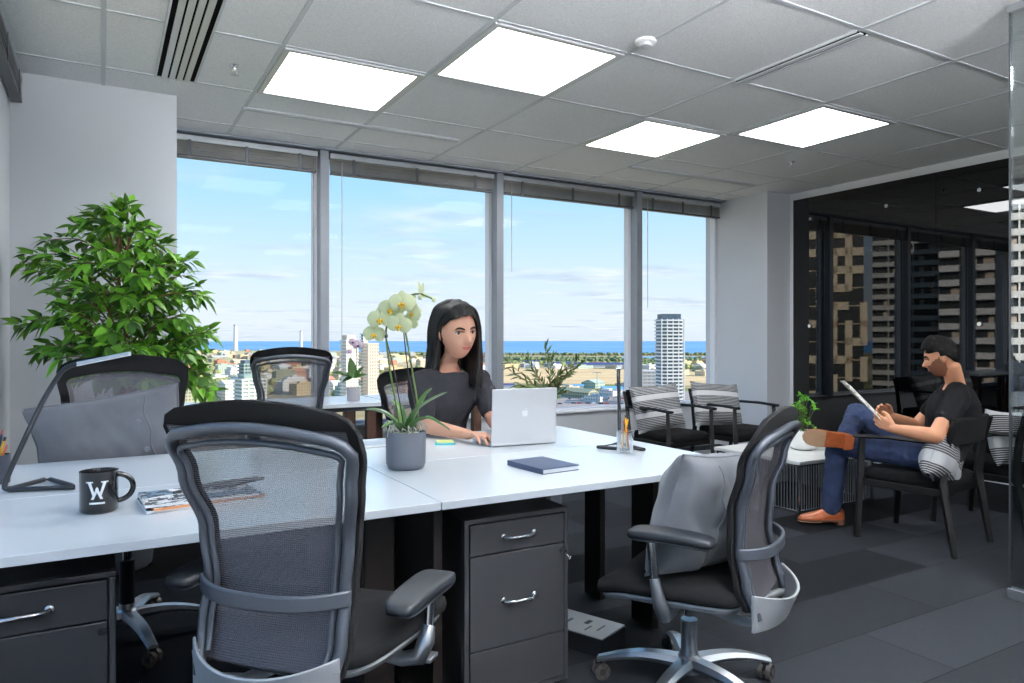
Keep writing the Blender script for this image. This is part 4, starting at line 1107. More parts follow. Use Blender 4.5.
class Head:
    def __init__(s, c, f, s_=1.0, male=False, tilt=0):
        f = Vector(f).normalized(); r = f.cross(Vector((0,0,1))).normalized(); u = r.cross(f)
        if tilt: q = Matrix.Rotation(R(tilt), 3, f); r = q @ r; u = q @ u
        s.c = Vector(c); s.f, s.r, s.u, s.s, s.male = f, r, u, s_, male
        s.N, s.Mr = 72, 54; s.loc = []
        for i in range(s.Mr+1):
            ph = pi*i/s.Mr-pi/2
            for k in range(s.N):
                th = 2*pi*k/s.N; s.loc.append(head_local(math.cos(ph)*math.cos(th), math.cos(ph)*math.sin(th), math.sin(ph), male))
    def W(s, p): return s.c+(s.r*p[0]+s.f*p[1]+s.u*p[2])*s.s
    def surf(s, x, z, out=0):
        q = min((p for p in s.loc if p.y > 0), key=lambda p: (p.x-x)**2+(p.z-z)**2); return Vector((x, q.y+out, z))
    def add(s, b):
        n = s.N; b.add([s.W(p) for p in s.loc], [(i*n+k, i*n+(k+1)%n, (i+1)*n+(k+1)%n, (i+1)*n+k) for i in range(s.Mr) for k in range(n)])
        for sx in (-1, 1):
            Mx = Matrix((s.r, s.f, s.u)).transposed() @ Matrix.Rotation(R(sx*-18), 3, 'Z')
            b.ell(s.W((sx*.076, -.010, -.006)), (.009*s.s, .019*s.s, .031*s.s), 12, 8, Mx)
    def shell(s, cond, off):
        b = MB(); n = s.N; P = []
        for p in s.loc:
            d = Vector((p.x, p.y+.01, p.z-.0)); d.normalize(); P.append(s.W(p+d*off(p)))
        fs = []
        for i in range(s.Mr):
            for k in range(n):
                a = (s.loc[i*n+k]+s.loc[(i+1)*n+(k+1)%n])/2
                if cond(a): fs.append((i*n+k, i*n+(k+1)%n, (i+1)*n+(k+1)%n, (i+1)*n+k))
        used_ = sorted({q for f in fs for q in f}); mp_i = {q: j for j, q in enumerate(used_)}
        b.add([P[q] for q in used_], [tuple(mp_i[q] for q in f) for f in fs]); return b
    def face(s, parent, lip, look=(0, 0), browm=None, lid=.35, open_=1):
        T = Matrix((s.r, s.f, s.u)).transposed(); k = s.s
        for sx in (-1, 1):
            b = MB(); b.ell(s.W(s.surf(sx*.031, .008, -.0045)), (.0165*k, .0075*k, .0078*k*open_), 14, 10, T); e = b.build('eye', M['eyew'], parent)
            b = MB(); b.ell(s.W(s.surf(sx*.031, .008, 0)+Vector((look[0]*.006, .0012, look[1]*.003))), (.0090*k, .0040*k, .0088*k*open_), 12, 8, T); b.build('iris', M['iris'], e)
            b = MB(); pts = [s.W(s.surf(sx*(.031+t_*.0165), .0115+.0035*(1-t_*t_)-(.002*t_ if True else 0), .0015)) for t_ in (-1, -.5, 0, .5, 1)]
            b.tube(pts, [.0014*k, .0032*k, .0038*k, .0034*k, .0018*k], 6); b.build('eyelash', M['brow'], e)
            b = MB(); pts = [s.W(s.surf(sx*x_, z_, .0018)) for x_, z_ in ((.013, .0255), (.022, .0295), (.033, .0315), (.042, .029), (.049, .0235))]
            w = 1.35 if s.male else 1.0
            b.tube(pts, [.0028*k*w, .0044*k*w, .0045*k*w, .0032*k*w, .0014*k], 6); b.build('eyebrow', M['brow'], parent)
        b = MB()
        for (z0, h, wd) in ((-.0505, .0034, .023), (-.0585, .0044, .020)):
            pts = [s.W(s.surf(x_*wd, z0-(.0015 if z0 > -.055 else -.003)*abs(x_)**2-(.0008*(1-abs(x_)) if z0 > -.055 else 0), .0008)) for x_ in (-1, -.6, -.2, 0, .2, .6, 1)]
            b.tube(pts, [h*k*q for q in (.3, .8, 1, .9, 1, .8, .3)], 8)
        b.build('lips', lip, parent, smooth=60)
def hand(b, wrist, fd, back, side, s_=1.0, curl=(20, 30, 20), spread=3, thumb=(.5, .6)):
    """fd finger direction, back = back-of-hand normal, side = towards the thumb"""
    w = Vector(wrist); fd = Vector(fd).normalized(); side = Vector(side); side = (side-fd*side.dot(fd)).normalized(); back = Vector(back); back = (back-fd*back.dot(fd)-side*back.dot(side)).normalized()
    for i, (ofs, L0, Ls, r) in enumerate(((.027, .082, (.040,.024,.018), .0082), (.009, .087, (.044,.028,.019), .0086), (-.009, .082, (.040,.026,.018), .0082), (-.026, .074, (.031,.020,.016), .0072))):
        kn = w+(fd*L0+side*ofs)*s_; b.cap(w+side*(ofs*.55*s_), kn, .013*s_, .0105*s_, 10)
        d = (fd+side*(math.tan(R(spread))*(1.5-i))).normalized(); a = 0; p = kn
        for L, c, rr in zip(Ls, curl, (1, .92, .82)):
            a += c; dd = d*math.cos(R(a))-back*math.sin(R(a)); q = p+dd*(L*s_); b.cap(p, q, r*rr*s_, r*rr*.92*s_, 10); p = q
    tb = w+(fd*.018+side*.022)*s_; b.cap(tb, tb+(fd*.030+side*.020-back*.008)*s_, .014*s_, .0115*s_, 10)
    t1 = tb+(fd*.030+side*.020-back*.008)*s_; d1 = (fd*thumb[0]+side*thumb[1]-back*.35).normalized(); t2 = t1+d1*.033*s_; b.cap(t1, t2, .0110*s_, .0098*s_, 10)
    d2 = (fd*(thumb[0]+.5)+side*(thumb[1]-.35)-back*.3).normalized(); b.cap(t2, t2+d2*.026*s_, .0096*s_, .0080*s_, 10)
    return b

# ---------------------------------------------------------------- the woman at the laptop
SD_ = 3.70
wf = Vector((.20, -.98, 0)).normalized(); wr_ = wf.cross(Vector((0,0,1)))            # facing, her right (screen left)
Sc = at(449, 376, SD_); pel = Vector((1.55, 3.52, .56))
hc = at(457.5, 331.5, 3.60); hf = Vector((.06, -1.0, -.20))
H = Head(hc, hf, 1.17, False, tilt=4)
shR, shL = at(419, 380, 3.58), at(479, 377, 3.84)
elR, wrR = at(424.5, 425.5, 3.50), at(468, 434.6, 3.27)
elL, wrL = at(493, 419, 3.68), at(502, 434.0, 3.36)
b = MB(); H.add(b)
nb = Sc+Vector((0,0,.035))-wf*.01
loft(b, [(hc-H.u*.06-H.f*.045, H.r, .040, H.f, .040), (hc-H.u*.125-H.f*.052, H.r, .041, H.f, .040), (nb+Vector((0,0,.03)), wr_, .050, wf, .048), (nb-Vector((0,0,.03)), wr_, .085, wf, .065)], 20, 1)
tor = lambda g: [(pel-Vector((0,0,.08)), wr_, .165+g, wf, .11+g), (pel+Vector((0,0,.05)), wr_, .155+g, wf, .105+g), (pel.lerp(Sc, .42), wr_, .128+g, wf, .092+g), (pel.lerp(Sc, .66)+wf*.012, wr_, .150+g, wf, .112+g), (pel.lerp(Sc, .84)+wf*.008, wr_, .162+g, wf, .100+g), (Sc-Vector((0,0,.012)), wr_, .150+g, wf, .074+g), (Sc+Vector((0,0,.025)), wr_, .105+g, wf, .060+g)]
loft(b, tor(-.008))
for (s_, e_, w_) in ((shR, elR, wrR), (shL, elL, wrL)):
    b.chain([s_-Vector((0,0,.02)), e_, e_.lerp(w_, .25), w_], [.045, .038, .037, .024])
keyc = Vector((lc.x, lc.y, DZ+.02))
hand(b, wrR, (at(486, 434.6, 3.16)-wrR), (0,0,1), wf.cross(Vector((0,0,1)))*-1, 1.08, curl=(12, 28, 18))
hand(b, wrL, (Vector((lc.x+.06, lc.y+.13, DZ+.045))-wrL), (0,0,1), wr_, 1.05, curl=(12, 28, 18))
hipR, hipL = pel+wr_*.09-Vector((0,0,.04)), pel-wr_*.09-Vector((0,0,.04)); knR, knL = hipR+wf*.42+wr_*.03+Vector((0,0,.02)), hipL+wf*.42-wr_*.03+Vector((0,0,.02))
anR, anL = knR+wf*.02-Vector((0,0,knR.z-.09)), knL+wf*.02-Vector((0,0,knL.z-.09))
for (h_, k_2, a_) in ((hipR, knR, anR), (hipL, knL, anL)): b.chain([h_, k_2, a_], [.075, .050, .034])
woman = b.build('person', M['skinw'], None); remesh(woman, .0048, 2, .5)
tag(woman, 'person with long dark hair in charcoal t-shirt typing at the laptop', 'person')
H.face(woman, M['lip'], look=(-.12, -.3), open_=.72)
# t-shirt
b = MB(); loft(b, tor(.010)[1:6]+[(Sc+Vector((0,0,.020)), wr_, .118, wf, .078)])
for (s_, e_, w_) in ((shR, elR, .74), (shL, elL, .74)): b.chain([s_+Vector((0,0,-.012)), s_.lerp(e_, .35), s_.lerp(e_, w_)], [.060, .062, .060])
b.cap(Sc+wr_*.10+Vector((0,0,-.01)), shR+Vector((0,0,-.005)), .055, .055); b.cap(Sc-wr_*.10+Vector((0,0,-.01)), shL+Vector((0,0,-.005)), .055, .055)
tee = b.build('t_shirt', M['tee'], woman); remesh(tee, .008, 5); folds(tee, .020, .07, 'tee_folds')
b = MB(); b.chain([hipR, knR, anR+Vector((0,0,.03))], [.090, .064, .050]); b.chain([hipL, knL, anL+Vector((0,0,.03))], [.090, .064, .050]); loft(b, [(pel-Vector((0,0,.10)), wr_, .17, wf, .12), (pel+Vector((0,0,.06)), wr_, .165, wf, .118)])
remesh(b.build('trousers', M['teem'], woman), .012, 5)
def shoe(parent, heel, toe, up, L=None, wd=.048, uppm=None, solem=None, edge=None):
    heel, toe, up = Vector(heel), Vector(toe), Vector(up); f = (toe-heel); L = f.length; f.normalize(); s = f.cross(up).normalized(); up = s.cross(f)
    rings = []; n = 20
    prof = [(0, .62, .062), (.06, .80, .075), (.18, .86, .088), (.30, .84, .088), (.42, .88, .070), (.55, .98, .056), (.70, 1.04, .044), (.82, .98, .036), (.92, .78, .028), (.985, .42, .018)]
    b = MB(); vs = []
    for (t_, w, h) in prof:
        for k in range(n):
            th = 2*pi*k/n; x = math.cos(th); z = math.sin(th)
            zz = h*(max(0, z)**.8) if z > 0 else -.002
            vs.append(heel+f*(L*t_)+s*(wd*w*sgn(x, .8)*(1-.35*max(0, z)**2))+up*(.018+zz))
    m = len(prof); b.add(vs, [(i*n+k, i*n+(k+1)%n, (i+1)*n+(k+1)%n, (i+1)*n+k) for i in range(m-1) for k in range(n)]+[tuple(range(n-1, -1, -1)), tuple((m-1)*n+k for k in range(n))])
    sh = b.build('shoe', uppm, parent, smooth=60)
    def outl(g): 
        P_ = [(t_*L, wd*w*g) for (t_, w, h) in prof]; return P_+[(L*1.01, 0)]+[(x, -y) for x, y in P_[::-1]]
    T = Matrix.Translation(heel) @ Matrix((f, s, up)).transposed().to_4x4()
    b = MB(); b.m = 0; b.prism(outl(1.10), .010, .020, T); b.m = 1; b.prism([(x, y) for x, y in outl(1.08) if x > L*.5], .006, .010, T); b.m = 0; b.prism([(x, y) for x, y in outl(1.02) if x < L*.56], .006, .010, T)
    hp = [(x, y) for x, y in outl(1.08) if x < L*.27]; b.m = 0; b.prism(hp, -.013, .008, T)
    b.build('sole', [edge, solem], sh, smooth=0)
    b = MB()
    for k in range(4):
        t_ = .36+.055*k; h = .078-.052*(k*.055/.2); b.tube([heel+f*(L*t_)+s*q*.020+up*(h+.016-(.004 if q else 0)) for q in (-1, 0, 1)], .0022, 5)
    b.build('laces', edge, sh)
    return sh
for a_ in (anR, anL): shoe(woman, (a_.x-wf.x*.05, a_.y-wf.y*.05, .013), (a_.x+wf.x*.19, a_.y+wf.y*.19, .013), (0,0,1), wd=.042, uppm=M['blackplastic'], solem=M['rubber'], edge=M['rubber'])
# hair
def cond(p): 
    if p.y < -.035: return p.z > -.07
    if p.z < -.035: return False
    if p.x > 0: fr = .006 if p.z < .02 else lerp(.006, .075, min(1, (p.z-.02)/.055))   # tucked behind her right ear
    else: fr = .028 if p.z < .0 else lerp(.028, .074, min(1, p.z/.085))
    return p.y < fr or p.z > .098
hb = H.shell(cond, lambda p: .010+.006*max(0, p.z/.11)+.003*math.sin(p.x*160))
hair = MB(); hair.v, hair.f, hair.mi = hb.v, hb.f, hb.mi
hr = random.Random(4)
for k in range(46):
    q = k/45; y0 = lerp(.045, -.095, q)
    for sx in (1, -1):
        if sx == 1:   # screen left: behind the ear
            yy = min(y0, -.022); dn = -.205+hr.uniform(-.02, .02)
            ps = [(.012, y0*.8+.012, .122), (.058, lerp(y0, yy, .5), .088), (.076, yy, .025), (.077, yy-.006, -.045), (.077+hr.uniform(-.006,.01), yy-.012, -.12), (.088+hr.uniform(-.02,.02), yy-.01+hr.uniform(-.01,.01), dn)]
        else:
            dn = -.235+hr.uniform(-.02, .03)
            yy = min(y0+.008, .040)
            ps = [(-.0, y0*.8+.014, .122), (-.052, min(y0, .055), .096), (-.080, yy, .030), (-.086, yy+.004, -.045), (-.084+hr.uniform(-.01,.006), yy+.014, -.13), (-.078+hr.uniform(-.02,.02), yy+.02+hr.uniform(-.01,.01), dn)]
        c_ = curve([H.W(p) for p in ps], 5); n_ = len(c_)
        hair.tube(c_, [.0105*(1-.55*max(0, (i/(n_-1)-.6)/.4)) for i in range(n_)], 7)
for k in range(16):
    x0 = lerp(-.07, .07, k/15); ps = [(x0*.3, -.03, .125), (x0*.9, -.085, .08), (x0*1.1, -.108, .0), (x0*1.15, -.10, -.10), (x0*1.2, -.095, -.20+hr.uniform(-.02,.02))]
    hair.tube(curve([H.W(p) for p in ps], 5), .012, 7)
ho = hair.build('hair', M['hair'], woman)
so2 = ho.modifiers.new('thick', 'SOLIDIFY'); so2.thickness = .008; so2.offset = 0
remesh(ho, .0055, 3, .5)

# ---------------------------------------------------------------- the man reading
mS = at(953, 397, 4.2); mP = Vector((4.25, 2.43, .50)); mP = at(934, 452, 4.19)
near, far = at(958, 399, 4.03), at(946, 397, 4.38)
mr = (far-near); mr.z = 0; mr.normalize()                 # towards his far (right) side
mf = mr.cross(Vector((0,0,1))); mf = -mf if mf.dot(RT) > 0 else mf
mhc = at(941, 357.5, 4.2); mhf = Vector((-.50, .866, -.34))
MH = Head(mhc, mhf, .93, True)
b = MB(); MH.add(b)
nk = at(955.5, 386, 4.2)
loft(b, [(mhc-MH.u*.03-MH.f*.020, MH.r, .046, MH.f, .050), (mhc-MH.u*.075-MH.f*.030, MH.r, .052, MH.f, .050), (nk+Vector((0,0,.012)), mr, .062, mf, .052), (nk-Vector((0,0,.04)), mr, .10, mf, .075)], 20, 1)
ctr = [(at(936, 458, 4.19), .165, .120), (at(944, 445, 4.19), .160, .118), (at(951, 430, 4.2), .158, .118), (at(953, 414, 4.2), .178, .128), (at(953.5, 402, 4.2), .185, .115), (at(955, 393, 4.2), .165, .085), (at(957, 388.5, 4.2), .11, .066)]
mt = lambda g, a=0, z=9: [(c, mr, w+g, mf, d+g) for (c, w, d) in ctr[a:z]]
loft(b, mt(-.008))
nE, nW, fE, fW = at(935.5, 436.5, 3.92), at(894, 429, 4.07), at(916, 427, 4.46), at(891, 416.5, 4.40)
b.chain([near, nE, nE.lerp(nW, .3), nW], [.052, .043, .044, .028]); b.chain([far, fE, fE.lerp(fW, .3), fW], [.052, .043, .044, .028])
tc_ = at(861, 401, 4.26)                      # middle of the magazine
hand(b, nW, (at(868, 415.5, 4.20)-nW), -FW*.9-Vector((0,0,.45)), Vector((0,0,1)), 1.04, curl=(18, 32, 20), thumb=(.75, .25))
hand(b, fW, (at(872, 404, 4.37)-fW), -RT*.1+FW*.7+Vector((0,0,.6)), Vector((0,0,1))-RT*.2-FW*.4, 1.0, curl=(22, 36, 22), thumb=(.75, .25))
nH, fH = at(931, 455, 4.08), at(930, 453, 4.30)
nK, nA = at(838, 444, 4.50), at(831, 507, 4.60)
fK, fA = at(857, 414, 4.78), at(846, 437, 4.46)
b.chain([nH, nK, nK.lerp(nA, .35), nA], [.078, .056, .052, .038]); b.chain([fH, fK, fK.lerp(fA, .35), fA], [.078, .056, .052, .038])
man = b.build('person', M['skinm'], None); remesh(man, .0052, 3, .5)
tag(man, 'person with short dark hair and beard reading, black t-shirt, jeans, legs crossed', 'person')
MH.face(man, M['lipm'], look=(0, -1), open_=.5)
b = MB(); loft(b, mt(.012, 0, 6)+[(at(957, 389.5, 4.2), mr, .122, mf, .080)])
for (s_, e_) in ((near, nE), (far, fE)): b.chain([s_, s_.lerp(e_, .3), s_.lerp(e_, .50)], [.066, .064, .062])
b.cap(ctr[5][0]-mr*.08, near, .07, .064); b.cap(ctr[5][0]+mr*.08, far, .07, .064)
tee = b.build('t_shirt', M['teem'], man); remesh(tee, .008, 5); folds(tee, .018, .09, 'tee_folds_man')
b = MB(); b.chain([nH, nK, nK.lerp(nA, .4), nA+Vector((0,0,.0))], [.094, .072, .066, .060]); b.chain([fH, fK, fK.lerp(fA, .4), fK.lerp(fA, .93)], [.094, .074, .066, .058])
loft(b, [(at(933, 461, 4.19), mr, .175, mf, .135), (at(942, 449, 4.19), mr, .170, mf, .130)])
je = b.build('jeans', M['jeans'], man); remesh(je, .009, 5); folds(je, .022, .06, 'denim_folds')
fl = nA.copy(); tf = (at(795, 520, 4.62)-at(835, 520, 4.62)); tf.z = 0; tf.normalize(); fx0 = Vector((nA.x, nA.y, .014))-tf*.075
shoe(man, fx0, fx0+tf*.285, (0,0,1), wd=.048, uppm=M['leather'], solem=M['sole'], edge=M['soleedge'])
h0, t0 = at(853.5, 443, 4.33), at(803, 437, 4.40)
shoe(man, h0, t0, FW*.93+Vector((0,0,.25))+RT*.1, wd=.050, uppm=M['leather'], solem=M['sole'], edge=M['leather'])
def mcond(p):
    if p.y > .0: return p.z > lerp(.060, .035, min(1, abs(p.x)/.07)*.9) and (p.z > .066 or abs(p.x) > .045)
    if p.y > -.03: return p.z > .004
    return p.z > lerp(.0, -.065, min(1, (-p.y-.03)/.05))
hb = MH.shell(mcond, lambda p: .010+.016*max(0, p.z/.11)**2*(1.25 if p.y > 0 else .8)+.003*noise.noise(Vector((p.x*70, p.y*70, p.z*70))))
ho = hb.build('hair', M['hairm'], man); q = ho.modifiers.new('thick', 'SOLIDIFY'); q.thickness = .020*.93; q.offset = -.6; remesh(ho, .005, 2, .5)
hb = MH.shell(lambda p: p.y > -.012 and p.z < -.030+.035*max(0, (abs(p.x)-.045)/.03) and not (p.z > -.062 and abs(p.x) < .019) and not (abs(p.x) < .022 and p.z > -.040) and p.z > -.113, lambda p: .0022)
ho = hb.build('beard', M['beard'], man, smooth=180); q = ho.modifiers.new('thick', 'SOLIDIFY'); q.thickness = .003; q.offset = 0
# magazine in his hands
def mag_mat():
    t = NT('magazine_page'); n = t.noise(t.coord('Object', (1,1,1)), 16, 2, .7)
    t.link(t.ramp(n, [(.44, srgb(238,236,230)), (.52, srgb(222,214,196)), (.56, srgb(150,168,170)), (.62, srgb(206,120,100))], 'CONSTANT'), t.b.inputs['Base Color']); return t.m
M['magpage'] = mag_mat()
a0, a1 = at(847, 386.5, 4.25), at(877, 416.5, 4.22); ax = (a1-a0); L_ = ax.length; ax.normalize()
dv = (FW*.96+RT*.20+Vector((0,0,.16))); dv = (dv-ax*dv.dot(ax)).normalized(); nn_ = ax.cross(dv)
t = thing('magazine', 'open magazine held by the reading man', 'magazine', (a0+a1)/2)
Tm = Matrix((dv, ax, nn_)).transposed().to_4x4()
for s_ in (-1, 1):
    def pg(u, v, s_=s_): x = s_*u*.17; return Tm @ Vector((x+.06, (v-.5)*L_, .020*math.sin(pi*min(1, u*1.1))*.8)), Tm.to_3x3() @ Vector((0,0,1))
    MB().sheet(pg, 10, 4, .003).build('pages', M['magpage'], t, smooth=60)
# striped throw under the man
pillow('striped_throw', 'white cloth with black stripes draped over the seat side of the man\'s armchair', .44, .28, .16, M['stripethrow'], at(941, 461, 4.04), rot('Z', 18) @ rot('Y', 24) @ rot('X', 10), 31, wr=.03, cat='throw')
# ================================================================== OUTSIDE: ground, lake, city
GZ = -60.0
def ground_mat():
    t = NT('city_ground'); vec = t.coord('Object'); n1 = t.noise(vec, .0022, 4, .6); n2 = t.noise(vec, .02, 4, .7)
    c = t.ramp(n1, [(.36, srgb(140,150,96)), (.47, srgb(196,176,134)), (.58, srgb(226,204,164)), (.68, srgb(166,160,120))])
    d = t.ramp(n2, [(.4, srgb(176,168,146)), (.6, (1,1,1,1))]); t.link(t.mix(.6, c, d, 'MULTIPLY'), t.b.inputs['Base Color'])
    t.b.inputs['Roughness'].default_value = 1; t.b.inputs['Specular IOR Level'].default_value = 0; return t.m
def sea_mat():
    t = NT('lake_water'); vec = t.coord('Object', (.002, .0006, 1)); n = t.noise(vec, 1.5, 3)
    t.link(t.ramp(n, [(.3, srgb(110,160,198)), (.7, srgb(136,180,210))]), t.b.inputs['Base Color'])
    t.b.inputs['Roughness'].default_value = .6; t.b.inputs['Specular IOR Level'].default_value = .15; return t.m
def flat(pts, z, name, m, th=.4):
    b = MB(); b.prism([(p[0], p[1]) for p in pts], z-th, z); return struct(b.build(name, m, None, smooth=0))
def gp(px, py): v = on(px, py, GZ); return (v.x, v.y)
gm = ground_mat(); M['sand'] = mat('bare_sandy_lot', (232,200,152), 1, spec=0, var=.12, vs=.02); M['asphalt'] = mat('asphalt_lot', (176,164,156), 1, spec=0, var=.1, vs=.05)
M['park'] = mat('park_grass', (128,146,100), 1, spec=0, var=.2, vs=.01); M['beach'] = mat('pale_beach', (222,206,178), 1, spec=0, var=.08, vs=.01)
# land: a wide shape out to the shore; lake beyond
shore = [(-400, 351), (150, 350.2), (230, 350.2), (330, 351), (420, 353), (500, 354), (600, 354.5), (720, 354.5), (1300, 356)]
sp_ = [gp(*p) for p in shore]
b = MB(); V = [(-3000, -400), (3500, -400)]+sp_[::-1]
b.prism(V, GZ-3, GZ); struct(b.build('ground_city', gm, None, smooth=0))
b = MB(); ring = []
for a in range(-80, 121, 8): ring.append((12600*math.sin(R(a)), 12600*math.cos(R(a))))
b.prism([(-2000, -500)]+ring+[(2000, -800)], GZ-4, GZ-2); struct(b.build('lake_surface', sea_mat(), None, smooth=0))
flat([gp(490, 383), gp(720, 386), gp(720, 371), gp(600, 369), gp(490, 368)], GZ+.3, 'sandy_lot', M['sand'])
flat([gp(470, 420), gp(720, 420), gp(700, 392), gp(480, 388)], GZ+.5, 'parking_lot', M['asphalt'])
flat([gp(500, 365), gp(900, 370), gp(900, 358.5), gp(500, 356.5)], GZ+.6, 'park_grass', M['park'])
flat([gp(622, 358.6), gp(900, 359.5), gp(900, 357.2), gp(622, 356.6)], GZ+1.2, 'lagoon', sea_mat())
# trees: masses nobody could count
def trees(name, label, quads, N, hs, m):
    b = MB()
    for k in range(N):
        (p0, p1, p2, p3) = quads[k % len(quads)]; u, v = rnd.random(), rnd.random()
        px = lerp(lerp(p0[0], p1[0], u), lerp(p3[0], p2[0], u), v); py = lerp(lerp(p0[1], p1[1], u), lerp(p3[1], p2[1], u), v)
        x, y = gp(px, py); h = rnd.uniform(*hs)
        if any((a-x)**2+(c-y)**2 < (r+h*.8)**2 for a, c, r in used): continue
        b.ell((x, y, GZ+h*.5), (h*.75, h*.75, h*.6), 6, 4)
    o = b.build(name, m, None, smooth=0); tag(o, label, 'trees', kind='stuff'); return o
M['treeA'] = mat('distant_tree_green', (132,140,104), 1, spec=0, var=.3, vs=.03); M['treeB'] = mat('distant_olive_green', (156,158,108), 1, spec=0, var=.25, vs=.02)  # tree greens paled, distance haze put into the colour
# buildings
def facade(name, wall, win, fh=3.2, fw=3.0, mortar=.55):
    t = NT(name); c = t.new('ShaderNodeTexCoord'); s = t.new('ShaderNodeSeparateXYZ'); t.link(c.outputs['Object'], s.inputs[0])
    h = t.math('ADD', s.outputs[0], s.outputs[1])
    a = t.math('GREATER_THAN', t.math('FRACT', t.math('DIVIDE', h, fw)), .42); b_ = t.math('GREATER_THAN', t.math('FRACT', t.math('DIVIDE', s.outputs[2], fh)), .45)
    g = t.new('ShaderNodeNewGeometry'); sn = t.new('ShaderNodeSeparateXYZ'); t.link(g.outputs['Normal'], sn.inputs[0])
    side = t.math('LESS_THAN', t.math('ABSOLUTE', sn.outputs[2]), .5)
    f = t.math('MULTIPLY', t.math('MULTIPLY', a, b_), side)
    t.link(t.mix(f, wall, win), t.b.inputs['Base Color']); t.b.inputs['Roughness'].default_value = .8; t.b.inputs['Specular IOR Level'].default_value = .1; return t.m
kinds = [('beige', (226,206,176), (150,140,126)), ('white', (236,230,220), (160,164,166)), ('terracotta', (206,150,122), (140,108,96)), ('olive grey', (176,176,146), (112,118,104)), ('pale green', (190,202,184), (120,138,134)), ('sandy', (232,208,160), (150,132,110)), ('grey', (186,186,184), (110,116,122))]  # pastel wall and window colours stand in for haze over the city
fm = {k: facade(k.replace(' ', '_')+'_facade', srgb(*a), srgb(*c)) for k, a, c in kinds}
proto = {}
def bmesh_building(w, d, h, kind, style):
    b = MB(); b.box((-w/2,-d/2,0), (w/2,d/2,h))
    if style == 0: b.box((-w/2,-d/2,h), (w/2,-d/2+.5,h+1)); b.box((-w/2,d/2-.5,h), (w/2,d/2,h+1)); b.box((-w/4,-d/6,h), (w/8,d/6,h+2.5))
    elif style == 1: b.add([(-w/2-.4,-d/2-.4,h),(w/2+.4,-d/2-.4,h),(w/2+.4,d/2+.4,h),(-w/2-.4,d/2+.4,h),(-w/2,0,h+3.5),(w/2,0,h+3.5)], [(0,1,5,4),(2,3,4,5),(0,4,3),(1,2,5)])
    else: b.box((-w/2+2,-d/2+2,h), (w/2-2,d/2-2,h+3.2)); b.box((-w/8,-d/8,h+3.2), (w/8,d/8,h+5.5))
    return b
cnt = 0; used = []
def place(px, py, w, d, h, kind, style, where):
    global cnt
    x, y = gp(px, py)
    rad = math.hypot(w+1, d+1)/2
    for (ux_, uy_, ur) in used:
        if (ux_-x)**2+(uy_-y)**2 < (ur+rad)**2*1.02: return False
    used.append((x, y, rad))
    o = bmesh_building(w, d, h, kind, style).build('city_building', fm[kind], None, smooth=0)
    o.location = (x, y, GZ); o.rotation_euler = (0, 0, R(rnd.choice([12, 15, 18, -72])))
    tag(o, '%s %s %s' % (kind, ['flat-roofed low block', 'pitched-roof low building', 'stepped-roof block'][style], where), 'building', 'low city buildings ('+where+')')
    cnt += 1; return True
# chimneys
def chimney(px, py, top, Dm, label):
    used.append((on(px, py, GZ).x, on(px, py, GZ).y, Dm))
    D = F_PX*(GZ-HC)/(CY-py); v = at(px, py, D); H = (py-top)*D/F_PX
    t = thing('power_plant_chimney', label, 'chimney', (v.x, v.y, GZ), group='tall white chimneys by the lake')
    MB().cyl((0,0,0), (0,0,H), Dm, Dm*.72, 20).build('shaft', M['framewhite'], t, smooth=60)
    MB().cyl((0,0,H), (0,0,H+3), Dm*.8, Dm*.8, 20).build('crown', M['frame'], t, smooth=60)
chimney(235.5, 353, 325.5, 9.5, 'tall white chimney on the shore, the taller one beyond the leftmost window')
chimney(301, 352.5, 331.5, 7, 'white chimney on the shore close to the first mullion')
# towers with floors
def tower(px, py, top, w, d, rz, label, slab, win, fh=3.1, rnd_corner=0, crown=0):
    D = F_PX*(GZ-HC)/(CY-py); v = at(px, py, D); H = (py-top)*D/F_PX
    t = thing('apartment_tower', label, 'building', (v.x, v.y, GZ), R(rz))
    def rr(w, d, c, n=5):
        if c <= 0: return [(-w/2,-d/2),(w/2,-d/2),(w/2,d/2),(-w/2,d/2)]
        P_ = []
        for (sx_, sy_, a0) in ((1,-1,-90),(1,1,0),(-1,1,90),(-1,-1,180)):
            for k in range(n+1):
                a = R(a0+90*k/n); P_.append((sx_*(w/2-c)+c*math.cos(a), sy_*(d/2-c)+c*math.sin(a)))
        return P_
    b = MB(); b.prism(rr(w-2.4, d-2.4, max(0, rnd_corner-1)), 0, H); b.build('core', win, t, smooth=0)
    b = MB(); z = 2
    while z < H: b.prism(rr(w, d, rnd_corner), z, z+fh*.42); z += fh
    b.build('floor_bands', slab, t, smooth=0)
    b = MB(); 
    for k in range(5): x = -w/2+1+(w-2)*k/4; b.box((x-.35,-d/2+.3,0), (x+.35,-d/2+1.5,H))
    b.build('fins', slab, t, smooth=0)
    if crown: 
        b = MB(); b.prism(rr(w*.72, d*.7, 0), H, H+crown); b.build('roof_crown', win, t, smooth=0)
    return t
M['twhite'] = mat('white_concrete', (236,234,230), .8, spec=.1); M['tglass'] = mat('blue_grey_glazing', (92,108,120), .4, var=.2, vs=.3); M['tbeige'] = mat('beige_concrete', (222,204,184), .8, spec=.1); M['tgreen'] = mat('pale_green_glazing', (150,170,160), .4, var=.2, vs=.2)
def tw(*a, **k): 
    v = on(a[0], a[1], GZ); used.append((v.x, v.y, math.hypot(a[3], a[4])/2)); return tower(*a, **k)
tw(669, 412, 319, 21, 20, -22, 'tall white rounded residential tower beyond the rightmost window', M['twhite'], M['tglass'], 2.9, 5, 4)
tw(349, 404, 339.5, 13, 12, 14, 'pale residential tower behind the small orchid, the left of two', M['twhite'], M['tbeige'], 3.1, 0, 4)
tw(370, 403, 344, 12, 12, 14, 'pink beige residential tower left of the large orchid, the right of two', M['tbeige'], M['twhite'], 3.1, 0, 0)
